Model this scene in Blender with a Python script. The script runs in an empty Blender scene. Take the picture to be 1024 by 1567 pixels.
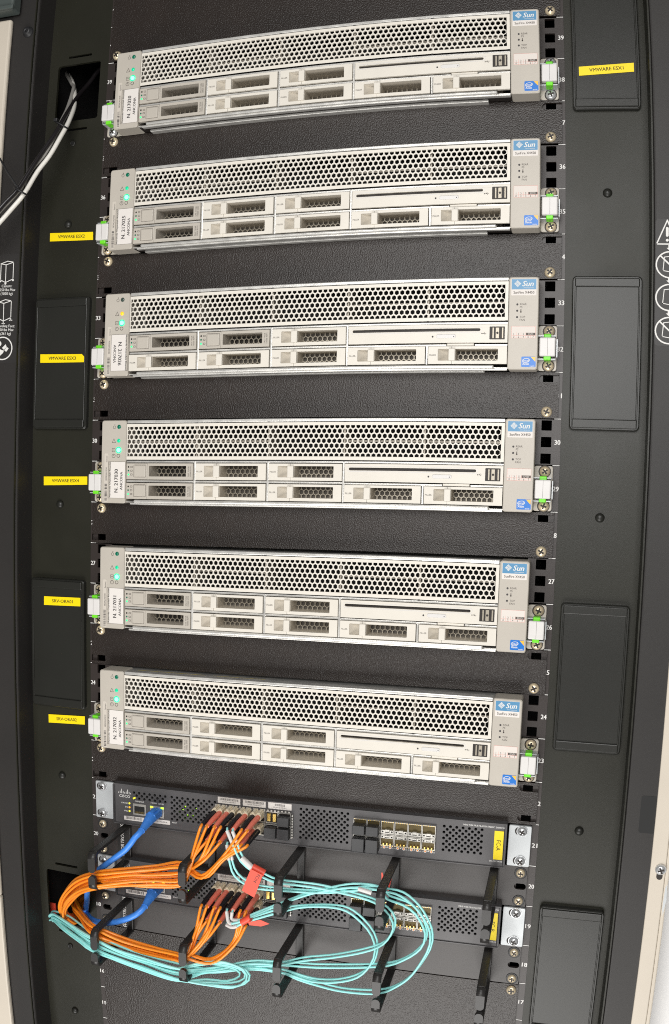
import bpy, bmesh, math, random
from math import sin, cos, pi, radians, atan2, hypot
from mathutils import Matrix, Vector
random.seed(7)
S = 0.001                      # everything below is written in millimetres
U = 44.45
scene = bpy.context.scene
C = scene.collection

# ------------------------------------------------------------------ camera
cam_data = bpy.data.cameras.new("camera")
cam = bpy.data.objects.new("camera", cam_data)
C.objects.link(cam)
scene.camera = cam
cam_data.sensor_fit = 'VERTICAL'
cam_data.sensor_height = 36.0
cam_data.lens = 36.0 * 1361.0 / 1567.0
cam_data.shift_x = (512 - 525.753) / 1567.0
cam_data.shift_y = (818.746 - 783.5) / 1567.0
cam_data.clip_start = 0.02
cam_data.clip_end = 60
R_right = Vector((0.967616850, 0.251417172, 0.022517459))
R_down = Vector((0.040185235, -0.065360802, -0.997052211))
R_fwd = Vector((-0.249204288, 0.965669390, -0.073347472))
cam.matrix_world = Matrix.Translation((0.268, -0.890, 1.2846)) @ Matrix((R_right, -R_down, -R_fwd)).transposed().to_4x4()

# ------------------------------------------------------------------ light
world = bpy.data.worlds.new("World")
scene.world = world
world.use_nodes = True
bg = world.node_tree.nodes["Background"]
bg.inputs[0].default_value = (1.0, 0.99, 0.97, 1)
bg.inputs[1].default_value = 0.12
def area(name, loc, target, sx, sy, power, col=(1, .97, .92)):
    l = bpy.data.lights.new(name, 'AREA'); l.shape = 'RECTANGLE'; l.size = sx; l.size_y = sy
    l.energy = power; l.color = col
    o = bpy.data.objects.new(name, l); C.objects.link(o); o.location = loc
    o.rotation_euler = (Vector(target) - Vector(loc)).to_track_quat('-Z', 'Y').to_euler()
    return o
area("room_light", (0.18, -1.4, 1.62), (0, 0, 1.15), 0.85, 0.85, 17.5, (1, .99, .97))
area("floor_bounce_light", (-0.05, -1.2, -0.12), (0, 0, 0.9), 1.2, 0.8, 23, (1, .98, .95))
scene.view_settings.view_transform = 'Standard'
scene.view_settings.look = 'None'
scene.view_settings.exposure = 0.0
scene.view_settings.gamma = 1.0
scene.cycles.max_bounces = 6
scene.cycles.pixel_filter_type = 'BLACKMAN_HARRIS'
scene.cycles.filter_width = 1.05
scene.cycles.use_denoising = False
scene.cycles.sample_clamp_indirect = 4

# ------------------------------------------------------------------ materials
def srgb(r, g, b):
    f = lambda c: (c / 255 / 12.92) if c <= 10 else ((c / 255 + .055) / 1.055) ** 2.4
    return (f(r), f(g), f(b), 1)
def mat(name, col, rough=.5, metal=0.0, bump=None, vary=0.0, vscale=8, emit=0, coat=0, spec=.5, rvar=0):
    m = bpy.data.materials.new(name); m.use_nodes = True
    nt = m.node_tree; b = nt.nodes["Principled BSDF"]
    b.inputs["Base Color"].default_value = col
    b.inputs["Roughness"].default_value = rough
    b.inputs["Metallic"].default_value = metal
    b.inputs["Specular IOR Level"].default_value = spec
    b.inputs["Coat Weight"].default_value = coat
    if emit:
        b.inputs["Emission Color"].default_value = col
        b.inputs["Emission Strength"].default_value = emit
    tc = nt.nodes.new("ShaderNodeTexCoord")
    if bump:
        sc, dist, st = bump[:3]
        n = nt.nodes.new("ShaderNodeTexNoise"); n.inputs["Scale"].default_value = sc
        n.inputs["Detail"].default_value = bump[3] if len(bump) > 3 else 2
        nt.links.new(tc.outputs["Object"], n.inputs["Vector"])
        bp = nt.nodes.new("ShaderNodeBump"); bp.inputs["Distance"].default_value = dist; bp.inputs["Strength"].default_value = st
        nt.links.new(n.outputs["Fac"], bp.inputs["Height"]); nt.links.new(bp.outputs["Normal"], b.inputs["Normal"])
    if vary or rvar:
        n2 = nt.nodes.new("ShaderNodeTexNoise"); n2.inputs["Scale"].default_value = vscale; n2.inputs["Detail"].default_value = 6
        nt.links.new(tc.outputs["Object"], n2.inputs["Vector"])
        if vary:
            mr = nt.nodes.new("ShaderNodeMapRange")
            mr.inputs["From Min"].default_value = .3; mr.inputs["From Max"].default_value = .7
            mr.inputs["To Min"].default_value = 1 - vary; mr.inputs["To Max"].default_value = 1 + vary
            nt.links.new(n2.outputs["Fac"], mr.inputs["Value"])
            mx = nt.nodes.new("ShaderNodeMix"); mx.data_type = 'RGBA'; mx.blend_type = 'MULTIPLY'
            mx.inputs["Factor"].default_value = 1; mx.inputs["A"].default_value = col
            nt.links.new(mr.outputs["Result"], mx.inputs["B"])
            nt.links.new(mx.outputs["Result"], b.inputs["Base Color"])
        if rvar:
            m2 = nt.nodes.new("ShaderNodeMapRange")
            m2.inputs["From Min"].default_value = .3; m2.inputs["From Max"].default_value = .7
            m2.inputs["To Min"].default_value = max(.05, rough - rvar); m2.inputs["To Max"].default_value = rough + rvar
            nt.links.new(n2.outputs["Fac"], m2.inputs["Value"]); nt.links.new(m2.outputs["Result"], b.inputs["Roughness"])
    return m
M = {}
M['blank'] = mat('textured_black_metal', (.0180, .0122, .0094, 1), .39, 0, (820, .0008, .5, 1), .12, 30, spec=.52)
M['column'] = mat('olive_black_powder_coat', (.0165, .0160, .0102, 1), .42, 0, (1800, .0003, .22), .16, 9, rvar=.05, spec=.36)
M['frame'] = mat('charcoal_powder_coat', (.025, .0228, .0215, 1), .48, 0, (1800, .0003, .22), .12, 9, spec=.38)
M['plate'] = mat('smooth_charcoal_plate', (.018, .018, .0150, 1), .36, 0, (1800, .0002, .18), .10, 12, spec=.40)
M['rail'] = mat('rail_black_paint', (.030, .0225, .020, 1), .40, 0, (1800, .0003, .2), .1, 20, spec=.5)
M['dark'] = mat('dark_interior', (.006, .006, .006, 1), .8)
M['void'] = mat('cabinet_interior', (.010, .009, .009, 1), .8)
M['bezel'] = mat('beige_plastic', srgb(188, 181, 170), .42, 0, (1800, .0002, .3), .03, 40)
M['filler'] = mat('cream_plastic', srgb(222, 216, 205), .40, 0, (1800, .0002, .3), .03, 40)
M['grille'] = mat('cream_grille', srgb(226, 220, 209), .40, 0, None, .03, 40)
M['steel'] = mat('galvanised_steel', (.72, .705, .67, 1), .34, .55, (900, .0003, .25), .08, 60, rvar=.08)
M['zinc'] = mat('bright_zinc_plate', (.52, .54, .55, 1), .45, .3, None, .06, 50, rvar=.1)
M['brass'] = mat('nickel_screw', (.90, .75, .52, 1), .30, .5)
M['bolt'] = mat('zinc_bolt', (.70, .71, .72, 1), .26, .6)
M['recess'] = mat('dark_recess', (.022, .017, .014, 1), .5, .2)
M['inner'] = mat('filler_inner_grey', srgb(200, 192, 178), .45)
M['core'] = mat('drive_back_dark', (.040, .034, .028, 1), .7)
M['fcore'] = mat('filler_back_grey', (.13, .115, .098, 1), .7)
M['mesh'] = mat('drive_mesh_metal', srgb(168, 160, 145), .4, .4)
M['baffle'] = mat('baffle_metal', srgb(176, 168, 156), .45, .3)
M['black'] = mat('black_plastic', (.018, .018, .019, 1), .45)
M['gap'] = mat('seam_black', (.01, .01, .01, 1), .7)
M['ink'] = mat('dark_ink', (.05, .045, .045, 1), .6)
M['inkgrey'] = mat('grey_ink', srgb(88, 80, 74), .6)
M['white_ink'] = mat('white_print', srgb(228, 226, 222), .6)
M['yink'] = mat('label_ink', srgb(58, 44, 8), .6)
M['yellow'] = mat('yellow_tape', (.95, .72, .0, 1), .42, 0, None, .04, 30)
M['paper'] = mat('white_label_paper', srgb(226, 220, 214), .6)
M['paper2'] = mat('clear_label_film', srgb(206, 198, 187), .25)
M['white'] = mat('white_plastic', srgb(218, 215, 212), .4, 0, None, .03, 60)
M['lime'] = mat('lime_green_plastic', (.16, .72, .02, 1), .4)
M['blue'] = mat('badge_blue', srgb(84, 142, 182), .4)
M['inblue'] = mat('sticker_blue', srgb(14, 114, 204), .35)
M['gold'] = mat('sticker_gold', srgb(240, 190, 70), .35)
M['pink'] = mat('pink_print', srgb(226, 176, 166), .6)
M['chart'] = mat('chart_paper', srgb(222, 214, 206), .6)
M['led_off'] = mat('led_dark_green', (.0, .16, .09, 1), .25)
M['led_grey'] = mat('led_unlit', (.05, .075, .06, 1), .25)
M['led_green'] = mat('led_green', (.0, .52, .26, 1), .3, emit=.5)
M['led_lit'] = mat('led_lit_green', (.15, 1.0, .30, 1), .3, emit=3)
M['led_halo'] = mat('led_glow', (.0, .70, .26, 1), .3, emit=1.0)  # emissive green for the painted glow around the lit LED
M['led_small'] = mat('drive_led_green', (.03, .85, .22, 1), .3, emit=1.3)
M['led_amber'] = mat('led_amber', (1.0, .45, .02, 1), .3, emit=.8)
M['led_yellow'] = mat('led_yellow', (.85, .80, .05, 1), .3, emit=.8)
M['led_lime'] = mat('led_lime', (.50, 1.0, .05, 1), .3, emit=1.4)
M['switch'] = mat('slate_metal', (.085, .081, .083, 1), .42, .1, (1800, .0002, .2), .08, 25)
M['silver'] = mat('silver_cage', (.55, .53, .49, 1), .40, .6, None, .1, 300)
M['goldc'] = mat('gold_contact', (.85, .60, .18, 1), .3, .9)
M['cagein'] = mat('cage_inside', (.10, .075, .03, 1), .45, .6)
M['plug'] = mat('dust_plug_black', (.028, .028, .030, 1), .4)
M['lc'] = mat('beige_connector', srgb(232, 218, 190), .4)
M['boot_k'] = mat('black_boot', (.016, .015, .018, 1), .45)
M['boot_r'] = mat('red_boot', (1.0, .25, .17, 1), .38)
M['orange'] = mat('orange_fibre', (1.0, .30, .016, 1), .34, 0, None, .04, 60, spec=.7)
M['aqua'] = mat('aqua_fibre', (.36, .84, .81, 1), .34, 0, None, .04, 60, spec=.6)
M['lan'] = mat('blue_cable', (.06, .27, .85, 1), .36)
M['ring'] = mat('black_ring_plastic', (.024, .022, .021, 1), .40)
M['manager'] = mat('manager_panel_black', (.034, .0285, .0265, 1), .42, 0, (1800, .0003, .2), .08, 20, spec=.55)
M['redtag'] = mat('red_flag', (.86, .09, .05, 1), .45)
M['beige'] = mat('beige_door_paint', srgb(205, 195, 180), .5, 0, (1200, .0003, .3), .04, 15)
M['teal'] = mat('grey_green_plastic', (.07, .085, .08, 1), .4)
M['cwhite'] = mat('white_cable', srgb(236, 232, 224), .35)
M['cgrey'] = mat('grey_cable', srgb(150, 147, 142), .4)
M['cblack'] = mat('black_cable', (.012, .010, .011, 1), .3)
M['wall'] = mat('white_painted_wall', (.88, .87, .86, 1), .7, 0, (140, .002, .4, 4), .02, 6)
M['orangedot'] = mat('orange_dot', (.85, .30, .05, 1), .5)
M['film'] = mat('print_film', (.029, .027, .026, 1), .46, spec=.4)

# ------------------------------------------------------------------ mesh builder
def rr(x0, x1, z0, z1, r, n=4):
    pts = []
    r = min(r, (x1 - x0) / 2 - 1e-4, (z1 - z0) / 2 - 1e-4)
    for cx, cz, a0 in ((x1 - r, z1 - r, 0), (x0 + r, z1 - r, 90), (x0 + r, z0 + r, 180), (x1 - r, z0 + r, 270)):
        for k in range(n + 1):
            a = radians(a0 + 90 * k / n); pts.append((cx + r * cos(a), cz + r * sin(a)))
    return pts
def circ(cx, cz, r, n=20, sx=1.0):
    return [(cx + sx * r * cos(2 * pi * k / n), cz + r * sin(2 * pi * k / n)) for k in range(n)]
def rotp(pts, cx, cz, deg):
    a = radians(deg); return [(cx + (x - cx) * cos(a) - (z - cz) * sin(a), cz + (x - cx) * sin(a) + (z - cz) * cos(a)) for x, z in pts]
def ray_poly(cx, cz, a, poly):
    dx, dz = cos(a), sin(a); best = None
    for i in range(len(poly)):
        x1, z1 = poly[i]; x2, z2 = poly[(i + 1) % len(poly)]
        ex, ez = x2 - x1, z2 - z1; den = dx * ez - dz * ex
        if abs(den) < 1e-12: continue
        t = ((x1 - cx) * ez - (z1 - cz) * ex) / den; s = ((x1 - cx) * dz - (z1 - cz) * dx) / den
        if t > 0 and -1e-6 <= s <= 1 + 1e-6 and (best is None or t > best): best = t
    return (cx + dx * best, cz + dz * best)
_text = {}
def text_geo(s, shear=0.0, bold=0.0, res=2):
    k = (s, shear, bold, res)
    if k not in _text:
        cu = bpy.data.curves.new("txt", 'FONT'); cu.body = s; cu.resolution_u = res; cu.shear = shear; cu.offset = bold
        o = bpy.data.objects.new("txt", cu)
        me = bpy.data.meshes.new_from_object(o)
        v = [(p.co.x, p.co.y) for p in me.vertices]; f = [tuple(p.vertices) for p in me.polygons]
        bpy.data.objects.remove(o); bpy.data.curves.remove(cu); bpy.data.meshes.remove(me)
        _text[k] = (v, f)
    return _text[k]
class MB:
    def __init__(s): s.v = []; s.f = []; s.sm = []
    def add(s, vs, fs, smooth=False):
        b = len(s.v); s.v += vs
        for f in fs: s.f.append(tuple(i + b for i in f)); s.sm.append(smooth)
        return s
    def box(s, x0, x1, y0, y1, z0, z1):
        vs = [(x, y, z) for x in (x0, x1) for y in (y0, y1) for z in (z0, z1)]
        return s.add(vs, [(0, 1, 3, 2), (4, 6, 7, 5), (0, 4, 5, 1), (2, 3, 7, 6), (0, 2, 6, 4), (1, 5, 7, 3)])
    def rbox(s, x0, x1, y0, y1, z0, z1, r=.6, seg=2):
        bm = bmesh.new(); bmesh.ops.create_cube(bm, size=1)
        for v in bm.verts: v.co = ((x0 + x1) / 2 + v.co.x * (x1 - x0), (y0 + y1) / 2 + v.co.y * (y1 - y0), (z0 + z1) / 2 + v.co.z * (z1 - z0))
        r = min(r, abs(x1 - x0) * .45, abs(y1 - y0) * .45, abs(z1 - z0) * .45)
        bmesh.ops.bevel(bm, geom=bm.edges[:], offset=r, segments=seg, affect='EDGES', profile=.5)
        bm.verts.index_update()
        s.add([tuple(v.co) for v in bm.verts], [tuple(v.index for v in f.verts) for f in bm.faces]); bm.free(); return s
    def plate(s, poly, y0, y1, bev=0.0):
        n = len(poly); cx = sum(p[0] for p in poly) / n; cz = sum(p[1] for p in poly) / n
        if bev:
            ext = max(max(abs(p[0] - cx), abs(p[1] - cz)) for p in poly)
            def ins(p):
                dx, dz = p[0] - cx, p[1] - cz
                hx = max(abs(q[0] - cx) for q in poly); hz = max(abs(q[1] - cz) for q in poly)
                return (cx + dx * (1 - bev / hx), cz + dz * (1 - bev / hz))
            loops = [(y0, [ins(p) for p in poly]), (y0 + bev, poly), (y1, poly)]
        else: loops = [(y0, poly), (y1, poly)]
        vs = [(x, y, z) for y, lp in loops for x, z in lp]; fs = [tuple(range(n - 1, -1, -1))]
        for L in range(len(loops) - 1):
            for i in range(n):
                j = (i + 1) % n; fs.append((L * n + i, L * n + j, (L + 1) * n + j, (L + 1) * n + i))
        m = (len(loops) - 1) * n; fs.append(tuple(range(m, m + n)))
        return s.add(vs, fs)
    def flat(s, poly, y):
        return s.add([(x, y, z) for x, z in poly], [tuple(range(len(poly) - 1, -1, -1))])
    def lathe(s, cx, cz, prof, n=20, smooth=True):     # prof: (radius, y) front to back
        vs = []; fs = []
        for r, y in prof:
            for k in range(n): vs.append((cx + r * cos(2 * pi * k / n), y, cz + r * sin(2 * pi * k / n)))
        for L in range(len(prof) - 1):
            for k in range(n): fs.append((L * n + k, L * n + (k + 1) % n, (L + 1) * n + (k + 1) % n, (L + 1) * n + k))
        s.add(vs, fs, smooth)
        return s.add(vs[:n], [tuple(range(n - 1, -1, -1))], smooth)
    def tile(s, rect, poly, y0, y1, c=None):           # a rectangle with a hole, hole walls from y0 to y1
        x0, x1, z0, z1 = rect
        cx, cz = c or (sum(p[0] for p in poly) / len(poly), sum(p[1] for p in poly) / len(poly))
        ang = sorted({round(atan2(z - cz, x - cx) % (2 * pi), 6) for x, z in list(poly) + [(x0, z0), (x1, z0), (x0, z1), (x1, z1)]})
        n = len(ang); R = [(x0, z0), (x1, z0), (x1, z1), (x0, z1)]
        o = [ray_poly(cx, cz, a, R) for a in ang]; i_ = [ray_poly(cx, cz, a, poly) for a in ang]
        vs = [(x, y0, z) for x, z in o] + [(x, y0, z) for x, z in i_] + [(x, y1, z) for x, z in i_]; fs = []
        for k in range(n):
            j = (k + 1) % n; fs += [(k, n + k, n + j, j), (n + k, 2 * n + k, 2 * n + j, n + j)]
        return s.add(vs, fs)
    def holed(s, x0, x1, z0, z1, y0, y1, bands):       # bands: list of (za, zb, [holes polys with (xa,xb)])
        q = lambda a, b, c, d: s.add([(a, y0, c), (b, y0, c), (b, y0, d), (a, y0, d)], [(0, 1, 2, 3)])
        z = z0
        for za, zb, hs in sorted(bands):
            if za > z + 1e-6: q(x0, x1, z, za)
            x = x0
            for xa, xb, poly in sorted(hs):
                if xa > x + 1e-6: q(x, xa, za, zb)
                s.tile((xa, xb, za, zb), poly, y0, y1); x = xb
            if x < x1 - 1e-6: q(x, x1, za, zb)
            z = zb
        if z < z1 - 1e-6: q(x0, x1, z, z1)
        for a, b in (((x0, z0), (x1, z0)), ((x1, z0), (x1, z1)), ((x1, z1), (x0, z1)), ((x0, z1), (x0, z0))):
            s.add([(a[0], y0, a[1]), (b[0], y0, b[1]), (b[0], y1, b[1]), (a[0], y1, a[1])], [(0, 1, 2, 3)])
        return s
    def text(s, t, x, z, size, y, rot=0, align='c', shear=0, bold=0, wid=None, res=2):
        v, f = text_geo(t, shear, 0, res)
        if not v: return s
        xa, xb = min(p[0] for p in v), max(p[0] for p in v); za, zb = min(p[1] for p in v), max(p[1] for p in v)
        k = size / .70; kx = (wid / (xb - xa)) if wid else k
        ox = {'c': (xa + xb) / 2, 'l': xa, 'r': xb}[align]; a = radians(rot); out = []
        for px, pz in v:
            u, w = (px - ox) * kx, (pz - .35) * k
            out.append((x + u * cos(a) - w * sin(a), y, z + u * sin(a) + w * cos(a)))
        if bold:                           # a heavier stroke: the same letters again a hair to the side
            e = size * min(.07, .02 + bold * 2)
            s.add([(p[0] + e * cos(a), p[1] - .012, p[2] + e * sin(a)) for p in out], f)
            out = [(p[0] - e * cos(a) * .2, p[1], p[2] - e * sin(a) * .2) for p in out]
        return s.add(out, f)
    def stroke(s, pts, w, y, closed=False):
        n = len(pts); seg = n if closed else n - 1
        for i in range(seg):
            (x1, z1), (x2, z2) = pts[i], pts[(i + 1) % n]; L = hypot(x2 - x1, z2 - z1) or 1
            dx, dz = (x2 - x1) / L * w / 2, (z2 - z1) / L * w / 2
            s.flat([(x1 - dx - dz, z1 - dz + dx), (x1 - dx + dz, z1 - dz - dx), (x2 + dx + dz, z2 + dz - dx), (x2 + dx - dz, z2 + dz + dx)], y - .004 * (i % 2))
        return s
    def tube(s, path, r, n=10, cap=True):              # path: points or (point, radius)
        P = [Vector(p) for p in path]; rs = r if isinstance(r, (list, tuple)) else [r] * len(P)
        t0 = (P[1] - P[0]).normalized(); up = Vector((0, 0, 1)) if abs(t0.z) < .9 else Vector((1, 0, 0))
        nrm = (up - t0 * up.dot(t0)).normalized(); vs = []; fs = []
        for i, p in enumerate(P):
            t = (P[min(i + 1, len(P) - 1)] - P[max(i - 1, 0)]).normalized()
            nrm = (nrm - t * nrm.dot(t)).normalized(); b = t.cross(nrm)
            for k in range(n):
                a = 2 * pi * k / n; vs.append(tuple(p + (nrm * cos(a) + b * sin(a)) * rs[i]))
        for i in range(len(P) - 1):
            for k in range(n): fs.append((i * n + k, i * n + (k + 1) % n, (i + 1) * n + (k + 1) % n, (i + 1) * n + k))
        s.add(vs, fs, True)
        if cap: s.add(vs[:n], [tuple(range(n))]); s.add(vs[-n:], [tuple(range(n))])
        return s
    def build(s, name, m, parent=None, label=None):
        me = bpy.data.meshes.new(name)
        me.from_pydata([(x * S, y * S, z * S) for x, y, z in s.v], [], s.f)
        me.polygons.foreach_set("use_smooth", s.sm)
        me.materials.append(M[m] if isinstance(m, str) else m)
        o = bpy.data.objects.new(name, me); C.objects.link(o)
        if parent is not None: o.parent = parent
        if label: o["label"] = label
        return o
def thing(name, label, cat, loc=(0, 0, 0), group=None):
    o = bpy.data.objects.new(name, None); C.objects.link(o); o.empty_display_size = .01
    o.location = tuple(c * S for c in loc); o["label"] = label; o["category"] = cat
    if group: o["group"] = group
    return o
def tag(o, label, cat, group=None, kind=None):
    if label: o["label"] = label
    if cat: o["category"] = cat
    if group: o["group"] = group
    if kind: o["kind"] = kind
    return o
def spline(P, step=6.0):
    P = [Vector(p) for p in P]; Q = [P[0] * 2 - P[1]] + P + [P[-1] * 2 - P[-2]]; out = []
    for i in range(1, len(Q) - 2):
        p0, p1, p2, p3 = Q[i - 1:i + 3]; n = max(2, int((p2 - p1).length / step))
        for k in range(n):
            t = k / n
            out.append(.5 * ((2 * p1) + (p2 - p0) * t + (2 * p0 - 5 * p1 + 4 * p2 - p3) * t * t + (3 * p1 - p0 - 3 * p2 + p3) * t ** 3))
    out.append(P[-1]); return out

def screw(parent, x, z, y, r, m='brass', washer=True, name='screw', rot=0):
    b = MB()
    b.lathe(x, z, [(r * .30, y - r * .62), (r * .62, y - r * .55), (r * .88, y - r * .34), (r, y - r * .08), (r, y)], 20)
    o = b.build(name, m, parent)
    c = MB(); k = r * .17; L = r * .58
    c.plate(rotp([(x - L, z - k), (x + L, z - k), (x + L, z + k), (x - L, z + k)], x, z, rot + 20), y - r * .63, y - r * .4)
    c.plate(rotp([(x - k, z - L), (x + k, z - L), (x + k, z + L), (x - k, z + L)], x, z, rot + 20), y - r * .634, y - r * .4)
    return o, c
def put_screw(parent, x, z, y, r, m='brass', subparts=True, rot=0):
    o, c = screw(parent, x, z, y, r, m, rot=rot)
    if subparts: c.build('cross_slot', 'recess', o)
    else:                                  # screws that are sub-parts already carry their slot in the same mesh
        me = o.data; bm = bmesh.new(); bm.from_mesh(me); me.materials.append(M['recess'])
        vs = [bm.verts.new((p[0] * S, p[1] * S, p[2] * S)) for p in c.v]
        for f in c.f: bm.faces.new([vs[i] for i in f]).material_index = 1
        bm.to_mesh(me); bm.free()
    return o

# ------------------------------------------------------------------ the setting: wall, cabinet interior
w = MB(); w.box(377.5, 2500, 26, 70, -100, 2900); w.box(-2500, -440, 120, 170, -100, 2900)
tag(w.build('wall', 'wall'), None, None, kind='structure')
w = MB()
w.box(-328, 328, 700, 704, 380, 2050); w.box(-334, -330, 2, 700, 380, 2050); w.box(330, 334, 2, 700, 380, 2050)
w.box(-334, 334, 2, 704, 2050, 2054); w.box(-334, 334, 2, 704, 376, 380)
tag(w.build('cabinet_interior_wall', 'void'), None, None, kind='structure')

# rails with tick marks and numbers
for sx in (-1, 1):
    side = 'left' if sx < 0 else 'right'
    t = thing('rack_rail', 'black numbered mounting rail on the %s of the servers with square holes' % side, 'rack rail', (sx * 238, 0, 10 * U), 'numbered mounting rails')
    b = MB(); bands = []
    xa, xb = (-250.3, -224) if sx < 0 else (224, 250.3)
    for u in range(10, 46):
        for zc in (6.35, 22.22, 38.1):
            z = u * U + zc - 10 * U
            bands.append((z - 7, z + 7, [(sx * 236.6 - 7 - sx * 238, sx * 236.6 + 7 - sx * 238, rr(sx * 236.6 - 4.9 - sx * 238, sx * 236.6 + 4.9 - sx * 238, z - 4.9, z + 4.9, .4, 1))]))
    b.holed(xa - sx * 238, xb - sx * 238, 0, 36 * U, 0, 3, bands)
    b.build('rail_plate', 'rail', t)
    for u in range(10, 46):
        z = u * U - 10 * U
        k = MB(); x = (sx * 246.8 - sx * 238)
        k.flat([(x - 3.3, z - .35), (x + 3.3, z - .35), (x + 3.3, z + .35), (x - 3.3, z + .35)], -.12)
        k.build('tick_mark', 'white_ink', t)
        k = MB(); k.text(str(u + 1), sx * 247.2 - sx * 238, z + U / 2, 4.6, -.12, wid=5.4, bold=.02)
        k.build('rail_number', 'white_ink', t)

# columns on both sides
def cover(parent, x0, x1, z0, z1):
    b = MB(); y = -5.2
    b.plate(rr(x0, x1, z0, z1, 4), y, .5, .9)
    o = b.build('cover_plate', 'plate', parent)
    g = MB()                              # raised lips top and bottom, thin side ribs
    for za, zb in ((z1 - 10.5, z1 - 2.0), (z0 + 2.0, z0 + 10.5)):
        g.rbox(x0 + 2.4, x1 - 2.4, y - 1.5, y + .5, za, zb, .9)
    for xa in (x0 + 2.2, x1 - 3.8): g.rbox(xa, xa + 1.6, y - 1.0, y + .5, z0 + 9, z1 - 9, .5)
    g.build('raised_border', 'plate', o)
def rivet(parent, x, z, r=4.5):
    b = MB(); b.lathe(x, z, [(r * sin(radians(a)), -r * .72 * cos(radians(a)) + .1) for a in (8, 22, 36, 50, 64, 78, 90)], 24); b.build('rivet', 'plate', parent)
def hollow(parent, x, z):
    b = MB(); b.lathe(x, z, [(1.5, .1), (1.6, -1.2), (2.9, -1.4), (3.4, -.6), (3.5, .3)], 20); b.flat(circ(x, z, 1.9, 14), -1.3)
    b.build('screw_hole', 'plate', parent)
    d = MB(); d.flat(circ(x, z, 1.7, 14), -1.32); d.build('hole_bottom', 'dark', parent)
Z0, Z1 = 9 * U, 46 * U
t = thing('side_column', 'black metal column left of the servers with two cable openings', 'side panel', (-289, 0, Z0), 'side columns of the cabinet')
b = MB()
def hb(x0, x1, z0, z1, r, pad=1.5): return (z0 - pad - Z0, z1 + pad - Z0, [(x0 - pad + 289, x1 + pad + 289, rr(x0 + 289, x1 + 289, z0 - Z0, z1 - Z0, r, 3))])
bands = [hb(-315.3, -260.5, 1671, 1739.5, 3), hb(-316.7, -260.5, 742, 810, 3), hb(-302.6, -272.8, 1747.4, 1750.2, .8), hb(-302.6, -272.8, 1659.2, 1662, .8),
         hb(-304, -274, 817.8, 820.6, .8), hb(-304, -274, 730, 732.8, .8)]
b.holed(-328.5 + 289, -250.4 + 289, 0, Z1 - Z0, .4, 3.4, bands)
b.box(-329.5 + 289, -328.3 + 289, -30, 3, 0, Z1 - Z0)
b.build('column_panel', 'column', t)
t2 = MB()
root = t
def rel(o, dx, dz):
    for v in o.data.vertices: v.co.x -= dx * S; v.co.z -= dz * S
def colpart(fn, parent, *a):
    before = set(bpy.data.objects); fn(parent, *a)
    for o in set(bpy.data.objects) - before: rel(o, parent.location.x / S, parent.location.z / S)
for z0, z1 in ((1323.5, 1468.3), (1012.8, 1158.3)): colpart(cover, t, -323.6, -255.8, z0, z1)
for z in (1550.8, 1240.8, 930.5, 622): colpart(rivet, t, -289.7, z)
for z in (1643.9, 713.2): colpart(hollow, t, -289.3, z)
t = thing('side_column', 'black metal column right of the servers with embossed cover plates', 'side panel', (289, 0, Z0), 'side columns of the cabinet')
b = MB(); b.holed(250.4 - 289, 328.8 - 289, 0, Z1 - Z0, .4, 3.4, [])
b.box(328.6 - 289, 330 - 289, -30, 3, 0, Z1 - Z0)
b.build('column_panel', 'column', t)
for z0, z1 in ((1633.5, 1779), (1323.5, 1469.5), (1013.3, 1158.8), (703, 848.8)): colpart(cover, t, 257.6, 322.2, z0, z1)
for z in (1551.4, 1241, 930.7): colpart(rivet, t, 289.8, z)

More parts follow.
